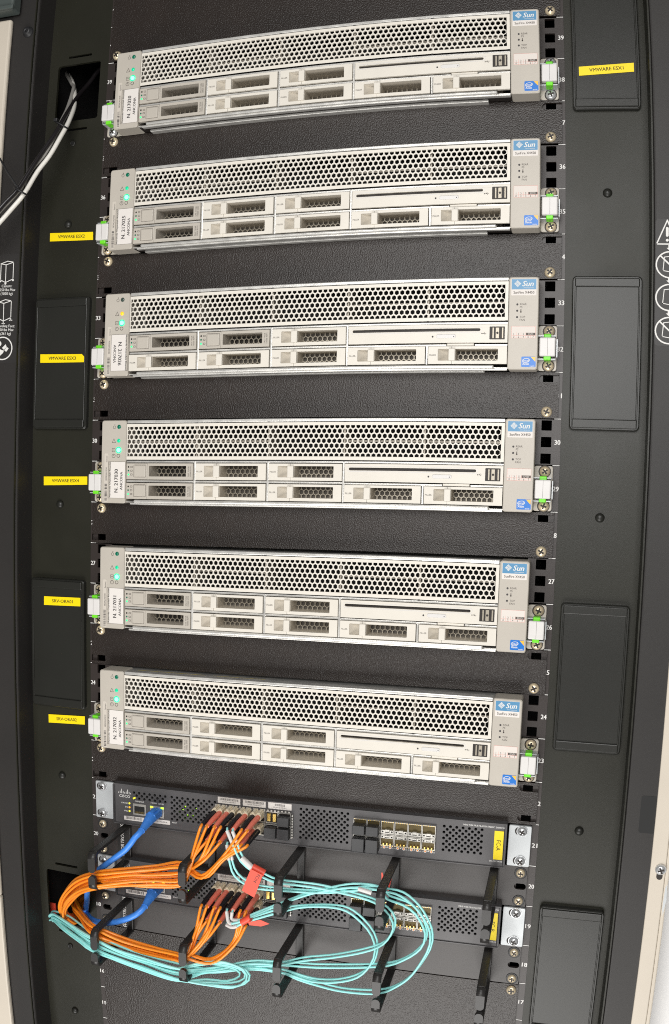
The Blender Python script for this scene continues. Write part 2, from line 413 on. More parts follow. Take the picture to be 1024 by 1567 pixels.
# front frame of the cabinet, left and right
fl = thing('door_frame', 'dark grey cabinet frame on the far left carrying load limit icons', 'cabinet frame', (-345, -28, Z0), 'front frame of the cabinet')
b = MB(); b.rbox(-420 + 345, -326.5 + 345, 0, 34, 0, Z1 - Z0, 3, 3); b.build('frame_post', 'frame', fl)
def at(fn): return fn
p = MB(); p.lathe(7, 1770.5 - Z0, [(1.2, -3.2), (1.4, -4.2), (3.0, -4.6), (4.6, -3.8), (5.0, -1.8), (6.3, -1.4), (6.6, 0)], 24); p.build('cap_screw', 'black', fl)
def print_left():
    f = MB(); X, Zz = 345, Z0
    f.plate(rotp(rr(-380 + X, -330.5 + X, 1394 - Zz, 1514 - Zz, 3), 0, 1454 - Zz, 0), -.10, 0)
    fo = f.build('warning_label', 'film', fl)
    def cart(cx, zb, feet):
        k = MB(); y = -.2; w = .85
        x0, x1, x2 = cx - 8.5, cx - 2, cx + 7.5; zt = zb + 22
        k.stroke([(x0, zb + 3), (x0, zt - 1), (x1 + 2, zt + 1.5), (x2, zt), (x2, zb + 3.5)], w, y)
        k.stroke([(x0, zt - 1), (x1, zt - 2.5), (x2, zt)], w, y); k.stroke([(x1, zt - 2.5), (x1, zb)], w, y)
        k.stroke([(x0, zb + 3), (x1, zb), (x2, zb + 3.5)], w, y)
        for fx, fz in ((x0, zb + 3), (x1, zb), (x2, zb + 3.5)):
            if feet: k.stroke([(fx, fz), (fx, fz - 2.6)], w, y); k.stroke([(fx - 1.6, fz - 2.8), (fx + 1.6, fz - 2.8)], w, y)
            else: k.flat(circ(fx, fz - 1.2, 1.3, 10), y)
        return k
    cart(-345.5 + X, 1482.5 - Zz, False).build('load_icon', 'white_ink', fo)
    cart(-346.5 + X, 1440 - Zz, True).build('load_icon', 'white_ink', fo)
    k = MB()
    for s_, x, z in (('Casters:', -345.5, 1478.6), ('2250 lbs Max', -345.5, 1474.4), ('(1020 kg)', -345.5, 1470.2), ('Leveling Feet:', -345, 1434.6), ('800 lbs Max', -345, 1430.4), ('(361 kg)', -345, 1426.2)):
        k.text(s_, x + X, z - Zz, 2.9, -.2, rot=-1.5, bold=.004)
    k.build('lettering', 'white_ink', fo)
    k = MB(); cx, cz = -348.5 + X, 1410 - Zz
    k.stroke(circ(cx, cz, 12.2, 40), 1.3, -.2, True); k.flat(circ(cx - 4.5, cz + 5.2, 3.0, 16), -.2)
    k.flat([(cx - 10, cz - 4), (cx - 6.5, cz + 1.5), (cx - 2, cz - 1.5), (cx + 2, cz - 2.5), (cx + 1, cz - 5), (cx - 3.5, cz - 8.5)], -.2)
    k.flat([(cx - .5, cz + .5), (cx + 4, cz + 4.5), (cx + 5.5, cz + 1.5), (cx + 2, cz - 1.6)], -.21)
    k.flat([(cx + 5.8, cz + 1.5), (cx + 8, cz - .2), (cx + 5, cz - 3.8), (cx + 2.5, cz - 2)], -.21)
    k.build('manual_icon', 'white_ink', fo)
print_left()
fr = thing('door_frame', 'dark grey cabinet frame on the far right carrying circular warning icons', 'cabinet frame', (345, -28, Z0), 'front frame of the cabinet')
b = MB()
b.rbox(330.2 - 345, 362 - 345, 0, 34, 0, Z1 - Z0, 2.5, 3); b.build('frame_post', 'frame', fr)
k = MB(); k.plate(rotp(rr(-1.2, 40, 946 - Z0, 983 - Z0, 2), 0, 965 - Z0, 0), -.15, .3); k.build('latch_slot', 'gap', fr)
def print_right():
    X = -345
    f = MB(); f.plate(rr(332 + X, 380 + X, 1401 - Z0, 1518 - Z0, 3), -.10, 0); fo = f.build('warning_label', 'film', fr)
    k = MB(); y = -.2
    tri = [(332.8, 1494.6), (342.3, 1516.8), (351, 1494.6)]
    k.stroke([(x + X, z - Z0) for x, z in tri], 1.1, y, True)
    k.plate(rr(341 + X, 343.4 + X, 1501.5 - Z0, 1510.5 - Z0, 1.1), y, 0); k.flat(circ(342.2 + X, 1498.2 - Z0, 1.3, 12), y)
    k.build('alert_icon', 'white_ink', fo)
    for i, cz in enumerate((1475.5, 1445.3, 1415.0)):
        k = MB(); cx = 344.6 + X; z = cz - Z0
        k.stroke(circ(cx, z, 12.0, 40), 1.25, y, True)
        k.stroke([(cx - 6, z - 5.5), (cx - 4.8, z + 7), (cx + 8, z + 9), (cx + 8, z - 8)], .7, y); k.stroke([(cx - 6, z - 5.5), (cx + 8, z - 8)], .7, y)
        if i != 1: k.stroke([(cx - 8.6, z + 8.4), (cx + 8.6, z - 8.4)], 1.3, y - .02)
        k.build('load_icon', 'white_ink', fo)
        k = MB(); zt = z + 15.6
        k.flat([(343.2 + X, zt + 2.6), (343.2 + X, zt), (341.6 + X, zt), (344.6 + X, zt - 2.8), (347.6 + X, zt), (346 + X, zt), (346 + X, zt + 2.6)], y); k.build('arrow', 'white_ink', fo)
print_right()

# beige door edges
dl = thing('cabinet_door', 'beige door edge beyond the dark frame at the far left', 'door edge', (-380, -34, Z0), 'beige cabinet door edges')
b = MB(); b.rbox(-430 + 380, -357.5 + 380, 0, 6, 600 - Z0, 782 - Z0, 2); b.rbox(-430 + 380, -357.5 + 380, 0, 6, 782.05 - Z0, 1787 - Z0, 4, 3)
b.build('door_panel', 'beige', dl)
hk = MB(); hk.rbox(-400, -348.5, -44, -30, 1792, 1850, 2.5, 3); hk.rbox(-400, -347.5, -46, -43, 1792, 1797, 1)
tag(hk.build('door_handle_block', 'teal'), 'grey green plastic block above the beige door edge at top left', 'latch block')
dr = thing('cabinet_door', 'beige door edge with a round bolt on the right side', 'door edge', (366, -30, Z0), 'beige cabinet door edges')
b = MB(); b.rbox(358.2 - 366, 372.5 - 366, 0, 8, 0, Z1 - Z0, 1.0, 2); b.build('door_panel', 'beige', dr)
b = MB(); b.rbox(372.6 - 366, 376.5 - 366, .8, 30, 0, Z1 - Z0, 1.2, 2); b.build('door_lip', 'beige', dr)
k = MB(); k.plate(rr(-1.6, 4.2, 901 - Z0, 912 - Z0, 2.9), -.12, .3); k.build('key_slot', 'recess', dr)
put_screw(dr, 1.7, 911.6 - Z0, -.2, 5.4, 'bolt')
k = MB(); k.plate([(8.0, 893 - Z0), (9.6, 897 - Z0), (10.4, 880 - Z0), (8.6, 864 - Z0), (7.4, 872 - Z0)], .7, 1.2); k.build('chipped_paint', 'zinc', dr)

# ------------------------------------------------------------------ blank panels
def slot(x, z): return rr(x - 6.2, x + 6.2, z - 3.2, z + 3.2, 3.2, 5)
GB = 'black blank panels between the servers'
def blank(u0, u1, label, screws, slots, half=247):
    zb = u0 * U + .35; h = (u1 - u0) * U - .7
    t = thing('blank_panel', label, 'blank panel', (0, -3, zb), GB)
    b = MB(); q = lambda x0, x1, z0, z1: b.add([(x0, 0, z0), (x1, 0, z0), (x1, 0, z1), (x0, 0, z1)], [(0, 1, 2, 3)])
    xm = 224.0
    q(-xm, xm, 0, h)
    for sg in (-1, 1):                     # each end: solid strip with open ended notches
        zz = sorted(z for x, z in slots if x * sg > 0); za = 0
        Q = lambda x0, x1, z0, z1: q(min(sg * x0, sg * x1), max(sg * x0, sg * x1), z0, z1)
        for zc in zz:
            Q(xm, half, za, zc - 3.3); xc = 231.5; n = 8
            arc = [(xc - 3.3 * sin(pi * k / n), zc - 3.3 * cos(pi * k / n)) for k in range(n + 1)]
            for k in range(n):
                (xa, a0), (xb, a1) = arc[k], arc[k + 1]
                b.add([(sg * xm, 0, a0), (sg * xa, 0, a0), (sg * xb, 0, a1), (sg * xm, 0, a1)], [(0, 1, 2, 3)])
                b.add([(sg * xa, 0, a0), (sg * xb, 0, a1), (sg * xb, 2.6, a1), (sg * xa, 2.6, a0)], [(0, 1, 2, 3)])
            for zz_ in (zc - 3.3, zc + 3.3): b.add([(sg * xc, 0, zz_), (sg * half, 0, zz_), (sg * half, 2.6, zz_), (sg * xc, 2.6, zz_)], [(0, 1, 2, 3)])
            za = zc + 3.3
        Q(xm, half, za, h)
        b.add([(sg * half, 0, 0), (sg * half, 0, h), (sg * half, 2.6, h), (sg * half, 2.6, 0)], [(0, 1, 2, 3)])
    for zz_ in (0, h): b.add([(-half, 0, zz_), (half, 0, zz_), (half, 2.6, zz_), (-half, 2.6, zz_)], [(0, 1, 2, 3)])
    b.build('panel_face', 'blank', t)
    e = MB()                               # folded edge that shows as a thin step along the top and bottom
    e.box(-half + 18, half - 18, -.6, 0.3, h - .9, h - .15)
    e.build('folded_edge', 'blank', t)
    for i, (x, z) in enumerate(screws): put_screw(t, x, z, -.3, 5.2, 'brass', rot=random.uniform(0, 90))
    return t
zt, zl = U - 6.7, 6.0
blank(39, 46, 'large black blank panel at the top above the first server', [(237.5, 5.0), (-237.6, 5.6)], [], 247)
for u, n in ((36, 'first and second servers'), (33, 'second and third servers'), (30, 'third and fourth servers'), (27, 'fourth and fifth servers'), (24, 'fifth and sixth servers')):
    blank(u, u + 1, 'textured black blank panel between the %s from the top' % n, [(-235.2, zt), (236.2, zl)], [(-234.5, zl + .4), (235.5, zt)])
blank(21, 22, 'textured black blank panel between the sixth server and the upper network switch', [(-235.5, zt)], [(-234.5, zl + .4), (235.5, zt), (233.5, zl + .4)])
blank(10, 17, 'large textured black blank panel at the bottom under the cable rings', [(236, 7 * U - 7.5)], [], 243)

# ------------------------------------------------------------------ servers
HEXP, ROWP = 5.28, 4.87
def hex_ring(b, cx, cz, px, pz, r, y0, y1):
    outer = [(cx, cz + pz * 2 / 3), (cx - px / 2, cz + pz / 3), (cx - px / 2, cz - pz / 3), (cx, cz - pz * 2 / 3), (cx + px / 2, cz - pz / 3), (cx + px / 2, cz + pz / 3)]
    rz = r * 1.06
    inner = [(cx, cz + rz), (cx - r * .866, cz + rz / 2), (cx - r * .866, cz - rz / 2), (cx, cz - rz), (cx + r * .866, cz - rz / 2), (cx + r * .866, cz + rz / 2)]
    vs = [(x, y0, z) for x, z in outer] + [(x, y0, z) for x, z in inner] + [(x, y1, z) for x, z in inner]; fs = []
    for k in range(6):
        j = (k + 1) % 6; fs += [(k, j, 6 + j, 6 + k), (6 + k, 6 + j, 12 + j, 12 + k)]
    b.add(vs, fs)
def wx(x): return x * 1.0125
def make_server(i, ztop, num, drives, flip, amber, label):
    H = 87.0; zs = H / 88.0
    t = thing('rack_server', label, 'server', (0.3, -22, ztop - H), 'beige rack servers')
    X = lambda x: x * 1.0125
    Zf = lambda z: z * zs
    def rbx(b, x0, x1, y0, y1, z0, z1, r=.5): return b.rbox(X(x0), X(x1), y0, y1, Zf(z0), Zf(z1), r)
    # chassis
    b = MB(); b.box(X(-217), X(217), 38, 560, Zf(1.2), Zf(86.6)); b.box(X(-217), X(217), 3.2, 38, Zf(85.8), Zf(86.6)); b.box(X(-217), X(217), 3.2, 38, Zf(1.2), Zf(2.0))
    b.box(X(-217), X(-216), 3.2, 38, Zf(2), Zf(85.8)); b.box(X(216), X(217), 3.2, 38, Zf(2), Zf(85.8)); ch = b.build('chassis', 'steel', t)
    k = MB(); k.flat([], 0) if 0 else None
    for xa, xb in ((-186, -108), (-98, -40)):
        k.add([(X(xa), 6, Zf(86.6) + .15), (X(xb), 6, Zf(86.6) + .15), (X(xb), 17, Zf(86.6) + .15), (X(xa), 17, Zf(86.6) + .15)], [(0, 1, 2, 3)])
    k.build('warning_label', 'yellow', ch)
    # dark front behind everything
    b = MB(); b.box(X(-196), X(198), 25, 26, Zf(1.5), Zf(47.5)); b.box(X(-196), X(198), 3, 25, Zf(45.6), Zf(46.6)); b.build('bay_backing', 'gap', t)
    # top strip, rails between the bays, bottom bar
    b = MB(); rbx(b, -194.2, 196, .4, 12, 84.6, 88, .8); b.build('top_strip', 'steel', t)
    b = MB(); rbx(b, -194, 196, 1.2, 3.0, 43.2, 45.4, .5); b.build('bay_rail', 'steel', t)
    b = MB(); rbx(b, -194, 41, 1.2, 3.0, 22.6, 24.8, .5); b.build('bay_rail', 'steel', t)
    b = MB(); rbx(b, 42, 138.5, 1.2, 3.0, 22.2, 24.2, .5); rbx(b, 165, 196, 1.2, 3.0, 22.2, 24.2, .5); b.build('bay_rail', 'steel', t)
    b = MB(); rbx(b, 139, 164.5, .6, 3.0, 22.4, 24.8, .4); b.build('pull_tab', 'filler', t)
    for x, zt_ in ((-116.5, 45.0), (-37.2, 45.0), (41.2, 45.0), (119.8, 22.6)):
        b = MB(); rbx(b, x - 1.05, x + 1.05, .7, 3.0, 4.6, zt_, .5); b.build('bay_divider', 'steel', t)
    b = MB(); rbx(b, -185, 183.5, -.6, 8, .6, 4.2, 1.5); b.build('bottom_bar', 'steel', t)
    b = MB(); rbx(b, -190, 196, 1.6, 6.5, -1.0, .9, .6); b.build('slide_rail', 'steel', t)
    b = MB(); b.plate(rr(X(-186), X(174), Zf(-1.8), Zf(1.1), 1.2), 12, 40, .5); b.build('slide_rail', 'steel', t)
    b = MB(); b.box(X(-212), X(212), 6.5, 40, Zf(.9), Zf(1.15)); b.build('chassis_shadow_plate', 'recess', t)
    b = MB(); rbx(b, 184.5, 196, 1.5, 3, .4, 1.5, .3); b.build('bottom_tab', 'steel', t)
    # hexagon grille: real holes
    gx0, gx1, gz0, gz1 = X(-194.2), X(195.8), Zf(46.4), Zf(84.0)
    b = MB(); yf = .9
    cols = 73; px = (X(189.8) - X(-191.6)) / (cols - 1) * 1.0
    zc3 = Zf(65.4); pz = Zf(4.87)
    for r in range(-3, 4):
        odd = (r % 2 == 1)
        for c in range(cols):
            if not odd: pass
            cx = X(-191.6) + c * px + (px / 2 if odd else 0)
            if odd and c == cols - 1: continue
            hex_ring(b, cx, zc3 - r * pz, px, pz, px * .435, yf, yf + 1.6)
    b.build('grille_mesh', 'grille', t)
    b = MB()                               # frame round the grille, overlapping the outer half holes
    ia, ib, ja, jb = X(-195.2) + 2.3, X(192.8), Zf(65.4) - 3 * pz - .2 * 0 - .9, Zf(65.4) + 3 * pz + .9
    ia = X(-193.2)
    b.tile((gx0, gx1, gz0, gz1), [(ia, ja), (ib, ja), (ib, jb), (ia, jb)], yf - .5, yf + 1.2)
    for xx in (X(-192.6),): pass
    b.build('grille_frame', 'grille', t)
    b = MB(); zz0, zz1 = Zf(48.5), Zf(82.5)
    b.box(X(-193), X(194), 34, 35, zz0, zz1); b.box(X(-193), X(194), 2.8, 34, zz0 - .5, zz0); b.box(X(-193), X(194), 2.8, 34, zz1, zz1 + .5)
    b.build('fan_cavity', 'dark', t)
    for x in (-115.4, -37.1, 41.1, 120.2):
        b = MB(); b.box(X(x - 1.4), X(x + .3), 4, 34, zz0, zz1); b.build('fan_divider', 'baffle', t)
    for k_, (xa, xb) in enumerate(((-192, -117), (-114, -39), (42.5, 119), (122, 194))):
        if k_ == 0 and i in (0, 4): continue
        b = MB(); b.box(X(xa), X(xb), 12, 13, Zf(64.6), Zf(66.6)); b.build('fan_crossbar', 'baffle', t)
    # notches on grille edge
    b = MB()
    for x in (-115.5, -37.2, 41.2, 120.3): b.plate(rr(X(x) - 1.6, X(x) + 1.6, gz1 - .1, gz1 + .8, .4), .35, 1)
    for x in (120.3, 194.8): b.plate(rr(X(x) - 1.6, X(x) + 1.0, gz0 - .9, gz0 + .2, .4), .35, 1)
    b.build('clip_notch', 'gap', t)
    # left control panel
    b = MB(); b.plate(rr(X(-223.5), X(-194.6), 0, H, 2.6), 0, 22, .7); cp = b.build('control_panel', 'bezel', t)
    def led(x, z, r, m, par=cp, halo=None):
        k = MB()
        if halo: k.lathe(X(x), Zf(z), [(r * 1.0, -.12), (r * 1.38, -.06), (r * 1.45, .1)], 20); ho = k.build('led_glow', halo, par); k = MB()  # glow on the bezel around the LED, put in as an emissive disc
        e = 2.0 if halo else 1.0; k.lathe(X(x), Zf(z), [(r * .4, -.8 * e), (r * .8, -.55 * e), (r, -.1 * e), (r, .1)], 18); return k.build('led', m, par)
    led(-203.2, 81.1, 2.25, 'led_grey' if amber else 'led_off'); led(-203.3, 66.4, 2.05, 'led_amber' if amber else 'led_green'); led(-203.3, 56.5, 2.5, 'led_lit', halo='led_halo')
    k = MB(); k.stroke(circ(X(-203.4), Zf(50.4), 1.7, 18), .5, -.1, True); k.build('button_ring', 'inkgrey', cp)
    k = MB(); xi = X(-209)
    k.stroke(circ(xi + .4, Zf(80.6), 1.5, 12), .35, -.1, True); k.flat(circ(xi + .8, Zf(83.2), .5, 8), -.1)
    k.stroke([(xi - 2, Zf(64.4)), (xi, Zf(68.4)), (xi + 2, Zf(64.4))], .4, -.1, True)
    k.stroke(rr(xi - 1.8, xi + 1.8, Zf(54.7), Zf(58.3), .4, 1), .4, -.1, True); k.stroke([(xi - .8, Zf(56.5)), (xi + .8, Zf(56.5))], .5, -.1)
    k.stroke(circ(xi, Zf(50.3), 1.9, 16), .4, -.1, True); k.stroke([(xi, Zf(50.3)), (xi, Zf(51.6))], .4, -.1)
    k.build('symbol', 'inkgrey', cp)
    # asset label with its writing, serial label
    lx0, lx1, lz0, lz1 = X(-215), X(-195), Zf(5.4), Zf(44.2)
    b = MB(); b.plate(rr(lx0 + (2.6 if not flip else 0), lx1 - (0 if not flip else 2.6), lz0, lz1, .6), -.18, .1); al = b.build('asset_label', 'paper', t)
    k = MB(); zm = (lz0 + lz1) / 2; rot = -90 if flip else 90
    sg = -1 if flip else 1; mid = (lx0 + lx1) / 2
    k.text('Azienda Ospedali Riuniti', mid - sg * 8.0, zm, 2.0, -.26, rot=rot, wid=lz1 - lz0 - 1.5)
    k.text('N. ' + num, mid - sg * .6, zm - 1, 4.1, -.26, rot=rot, bold=.02)
    k.text('ANCONA', mid + sg * 5.6, zm - 1, 3.0, -.26, rot=rot, bold=.014)
    k.build('lettering', 'ink', al)
    k = MB(); k.stroke([(lx0 + .2, lz0 + .1), (lx1 - .1, lz0 + .1), (lx1 - .1, lz1 - .1), (lx0 + .2, lz1 - .1)], .25, -.24, True); k.build('border', 'inkgrey', al)
    b = MB(); b.plate(rr(X(-219.6), X(-215.3), Zf(1.5), Zf(53), .8), -.15, .1); sl = b.build('serial_label', 'paper2', t)
    k = MB(); rnd = random.Random(i)
    z = 2.5
    while z < 20: h = rnd.choice((.3, .5, .8)); k.flat([(X(-219), Zf(z)), (X(-216.2), Zf(z)), (X(-216.2), Zf(z + h)), (X(-219), Zf(z + h))], -.22); z += h + rnd.choice((.4, .6, .9))
    k.text('0828QAD' + num[3:], X(-217.3), Zf(31), 1.7, -.22, rot=90); k.text('System', X(-217), Zf(47), 1.7, -.22, rot=90)
    k.build('barcode', 'ink', sl)
    # drives and fillers
    bays = [(-193.6, -117.9), (-115.0, -38.8), (-35.7, 39.8), (42.6, 118.2), (121.4, 195.6)]
    rows = [(25.6, 42.6), (5.0, 21.9)]
    def meshback(b, x0, x1, z0, z1, y):
        n = int((x1 - x0) / 5.0); p_ = (x1 - x0) / n
        for r in range(-1, 2):
            for c in range(n + (1 if r else 0)):
                cx = x0 + p_ * (c + .5) - (p_ / 2 if r else 0)
                hex_ring(b, cx, (z0 + z1) / 2 + r * p_ * .87, p_, p_ * .87, p_ * .46, y, y + .5)
    def bay_common(par, ra, rb, rc, rd, inner):
        k = MB(); k.box(ra - .4, rb + .4, 23.5, 24, rc - .4, rd + .4); k.build('back_wall', 'fcore' if inner == 'inner' else 'core', par)
        k = MB()
        k.box(ra - .5, ra, .9, 24, rc - .5, rd + .5); k.box(rb, rb + .5, .9, 24, rc - .5, rd + .5); k.box(ra, rb, .9, 24, rc - .5, rc); k.box(ra, rb, .9, 24, rd, rd + .5)
        k.build('recess_wall', inner, par)
        k = MB(); meshback(k, ra + .1, rb - .1, rc + .1, rd - .1, 18.5); k.build('mesh_screen', 'mesh', par)
    def filler(bay, row):
        x0, x1 = map(X, bays[bay]); z0, z1 = map(Zf, rows[row]); W = x1 - x0
        b = MB(); ra, rb, rc, rd = x0 + W * .124, x0 + W * .263, z0 + 3.1, z1 - 2.4; ha, hb_ = x0 + W * .352, x0 + W * .888
        q = x0 + W * .30
        b.tile((x0, q, z0, z1), rr(ra, q - .3, rc, rd, .8, 3), -.4, 6); b.tile((q + .25, x1, z0, z1), rr(q + .8, hb_, rc, rd, .6, 3), -.4, 6)
        for a, c in ((x0, x1),):
            b.box(a, c, -.38, 2.5, z0 - .0, z0 + .01); b.box(a, c, -.38, 2.5, z1 - .01, z1)
        b.box(x0, x0 + .02, -.38, 2.5, z0, z1); b.box(x1 - .02, x1, -.38, 2.5, z0, z1)
        o = b.build('drive_filler', 'filler', t)
        k = MB(); k.rbox(x0 + W * .262, x0 + W * .347, -2.2, 5, rc - .2, rd + .2, .7); k.build('filler_handle', 'filler', o)
        k = MB()                            # concave finger well
        n = 8
        for s_ in range(n):
            a0, a1 = s_ / n, (s_ + 1) / n
            pa = (ra + (x0 + W * .262 - ra) * a0, .2 + 7 * math.sin(pi * .5 * a0)); pb = (ra + (x0 + W * .262 - ra) * a1, .2 + 7 * math.sin(pi * .5 * a1))
            k.add([(pa[0], pa[1], rc - .3), (pb[0], pb[1], rc - .3), (pb[0], pb[1], rd + .3), (pa[0], pa[1], rd + .3)], [(0, 1, 2, 3)], True)
        k.build('finger_well', 'inner', o)
        k = MB(); k.text('FILLER', x0 + W * .058, (z0 + z1) / 2 + .2, 1.5, -.48, wid=W * .085, bold=.004); k.build('lettering', 'inkgrey', o)
        bay_common(o, x0 + W * .35, hb_, rc, rd, 'inner')
    def drive(bay, row):
        x0, x1 = map(X, bays[bay]); z0, z1 = map(Zf, rows[row]); W = x1 - x0
        ra, rb, rc, rd = x0 + W * .345, x0 + W * .90, z0 + 3.2, z1 - 2.6; q = x0 + W * .318
        b = MB(); b.rbox(x0, q - .15, -.4, 4, z0, z1, .5)
        b.tile((q + .15, x1, z0, z1), rr(ra, rb, rc, rd, .6, 3), -.4, 6)
        b.box(q + .15, x1, -.38, 2.5, z0, z0 + .01); b.box(q + .15, x1, -.38, 2.5, z1 - .01, z1); b.box(x1 - .02, x1, -.38, 2.5, z0, z1); b.box(q + .15, q + .17, -.38, 2.5, z0, z1)
        o = b.build('hard_drive', 'bezel', t)
        k = MB(); k.rbox(x0 + W * .123, x0 + W * .292, -1.0, 2, z0 + 2.9, z1 - 2.2, .8); k.build('latch_button', 'bezel', o)
        k = MB(); k.stroke(rr(x0 + W * .115, x0 + W * .300, z0 + 2.4, z1 - 1.7, 1), .35, -.5, True); k.build('button_seam', 'inkgrey', o)
        for z, m in ((.77, 'recess'), (.54, 'led_off'), (.30, 'led_small')):
            k = MB(); k.lathe(x0 + W * .034, z0 + (z1 - z0) * z, [(.5, -.75), (.9, -.6), (1.05 if m == 'led_small' else .85, -.35)], 12); k.build('led', m, o)
        k = MB()
        for z in (.77, .54, .30): k.stroke(rr(x0 + W * .066, x0 + W * .094, z0 + (z1 - z0) * z - .7, z0 + (z1 - z0) * z + .7, .2, 1), .35, -.5, True)
        k.text('SAS 73GB', x0 + W * .935, (z0 + z1) / 2, 1.5, -.48, rot=90, wid=(z1 - z0) * .62); k.text('10000 RPM', x0 + W * .965, (z0 + z1) / 2, 1.5, -.48, rot=90, wid=(z1 - z0) * .62)
        k.build('lettering', 'inkgrey', o)
        bay_common(o, ra, rb, rc, rd, 'bezel')
    slots_ = [(0, 0), (0, 1), (1, 0), (1, 1), (2, 0), (2, 1), (3, 1), (4, 1)]
    for s_ in slots_: (drive if s_ in drives else filler)(*s_)
    # optical drive
    x0, x1, z0, z1 = X(42.8), X(195.8), Zf(25.3), Zf(42.8)
    b = MB()
    zsl = Zf(37.7)
    b.holed(x0, x1, z0, z1, -.4, 3, [(zsl - 2.6, zsl + 2.6, [(X(44), X(171.5), rr(X(46), X(170), zsl - 1.55, zsl + 1.55, 1.5, 4))])] if False else [(zsl - 2.2, zsl + 2.2, [(X(45), X(172), rr(X(46.6), X(170.4), zsl - 1.4, zsl + 1.4, 1.4, 4)), (X(176.5), X(194.5), rr(X(179), X(193.2), zsl - 2.0, zsl + 2.0, .3, 1))])])
    od = b.build('optical_drive', 'filler', t)
    k = MB(); k.box(X(46), X(171), 2.4, 2.55, zsl - 1.6, zsl + 1.6); k.build('disc_slot', 'recess', od)
    k = MB(); k.stroke(rr(X(44.8), X(172), zsl - 2.5, zsl + 2.6, 2.5, 5), .5, -.5, True); k.build('slot_rim', 'white', od)
    k = MB(); k.plate(rr(X(128.6), X(147.4), Zf(29.6), Zf(33.4), 1.8, 6), -1.0, 0, .3); k.build('eject_button', 'white', od)
    k = MB(); k.flat(circ(X(125.2), Zf(31.3), .9, 12), -.5); k.flat(circ(X(145.4), Zf(31.2), .5, 10), -1.06); k.build('pin_hole', 'ink', od)
    k = MB(); ux, uz = X(173.8), Zf(34)
    k.stroke([(ux - 2, uz), (ux + 2, uz)], .35, -.5); k.stroke([(ux - .8, uz), (ux + .6, uz + 1)], .3, -.5); k.stroke([(ux, uz), (ux + 1.2, uz - 1)], .3, -.5); k.flat(circ(ux - 2, uz, .55, 8), -.5); k.build('usb_symbol', 'inkgrey', od)
    b = MB(); ua, ub, uc, ud = X(179), X(193.2), Zf(28.3), Zf(40.6)
    b.plate(rr(ua, ub, uc, ud, .3, 1), -.5, .5); up = b.build('usb_port', 'recess', t)
    for fa in (0.24, .52, .86):
        k = MB(); wq = 1.5 if fa != .52 else 3.4
        k.rbox(ua + (ub - ua) * fa - wq / 2, ua + (ub - ua) * fa + wq / 2, -.9, 0, uc + 1.0, ud - 1.0, .2); 
        k.build('usb_contact', 'mesh', up)
    k = MB(); k.plate(circ(ua + (ub - ua) * .52, (uc + ud) / 2, 1.2, 8), -1.0, -.5); k.build('usb_gap', 'recess', up)
    # right badge panel
    b = MB(); b.plate(rr(X(196.2), X(223.8), -.3, H, 2.4), -.2, 22, .7); bp = b.build('badge_panel', 'bezel', t)
    for z in (61.6, 55.6, 49.5): k = MB(); k.flat(circ(X(204.2), Zf(z), 1.0, 14), -.3); k.build('indicator', 'ink', bp)
    k = MB()
    k.text('REAR', X(206.6), Zf(61.9), 1.9, -.3, align='l'); k.text('PS', X(206.6), Zf(59.1), 1.9, -.3, align='l')
    k.text('TOP', X(206.6), Zf(49.7), 1.9, -.3, align='l'); k.text('FAN', X(206.6), Zf(46.9), 1.9, -.3, align='l')
    k.flat(circ(X(207.6), Zf(54.4), .75, 10), -.3); k.flat([(X(207.2), Zf(54.4)), (X(208), Zf(54.4)), (X(208), Zf(57)), (X(207.2), Zf(57))], -.3)
    k.build('lettering', 'inkgrey', bp)
    b = MB(); b.plate(rr(X(198.4), X(221.6), Zf(70.3), Zf(86.0), .5), -.4, 0); lb = b.build('logo_badge', 'paper', t)
    k = MB(); k.flat([(X(198.7), Zf(76)), (X(221.3), Zf(76)), (X(221.3), Zf(85.7)), (X(198.7), Zf(85.7))], -.46); k.build('blue_field', 'blue', lb)
    k = MB(); cx, cz = X(204.2), Zf(81.4); a = 1.52
    for qx, qz, ro in ((0, 1, 0), (1, 0, 90), (0, -1, 0), (-1, 0, 90)):
        for d in (-1, 1):
            for e in (-.45, .45):
                px_, pz_ = cx + qx * 2.0 + (d * .85 + e * .0 if True else 0) * 0, cz + qz * 2.0
        pass
    for ix in (0, 1):
        for iz in (0, 1):
            u0, w0 = -2.3 + ix * 2.45, -2.3 + iz * 2.45
            for s_ in range(3):
                if (ix + iz) % 2 == 0: poly = [(cx + u0, cz + w0 + s_ * .8), (cx + u0 + 2.15, cz + w0 + s_ * .8), (cx + u0 + 2.15, cz + w0 + s_ * .8 + .55), (cx + u0, cz + w0 + s_ * .8 + .55)]
                else: poly = [(cx + u0 + s_ * .8, cz + w0), (cx + u0 + s_ * .8 + .55, cz + w0), (cx + u0 + s_ * .8 + .55, cz + w0 + 2.15), (cx + u0 + s_ * .8, cz + w0 + 2.15)]
                k.flat(rotp(poly, cx, cz, 45), -.52)
    k.build('diamond_emblem', 'white_ink', lb)
    k = MB(); k.text('Sun', X(213.6), Zf(81.5), 5.0, -.52, shear=.28, bold=.012, wid=10.5); k.text('microsystems', X(214.4), Zf(77.6), 1.0, -.52, wid=9); k.build('lettering', 'white_ink', lb)
    k = MB(); k.text('SunFire X4450', X(210), Zf(73.1), 2.5, -.46, wid=19.4, bold=.012); k.build('model_name', 'inkgrey', lb)
    b = MB(); ga, gb, gc, gd = X(199.2), X(221.6), Zf(29.4), Zf(41)
    b.plate(rr(ga, gb, gc, gd, .4), -.36, 0); gl = b.build('slot_chart', 'chart', t)
    k = MB(); zl_ = [gc + .2, gc + 2.6, gc + 5.2, gd - .2]
    for z in (zl_[0], zl_[1], zl_[3]): k.stroke([(ga + .2, z), (gb - .2, z)], .3, -.42)
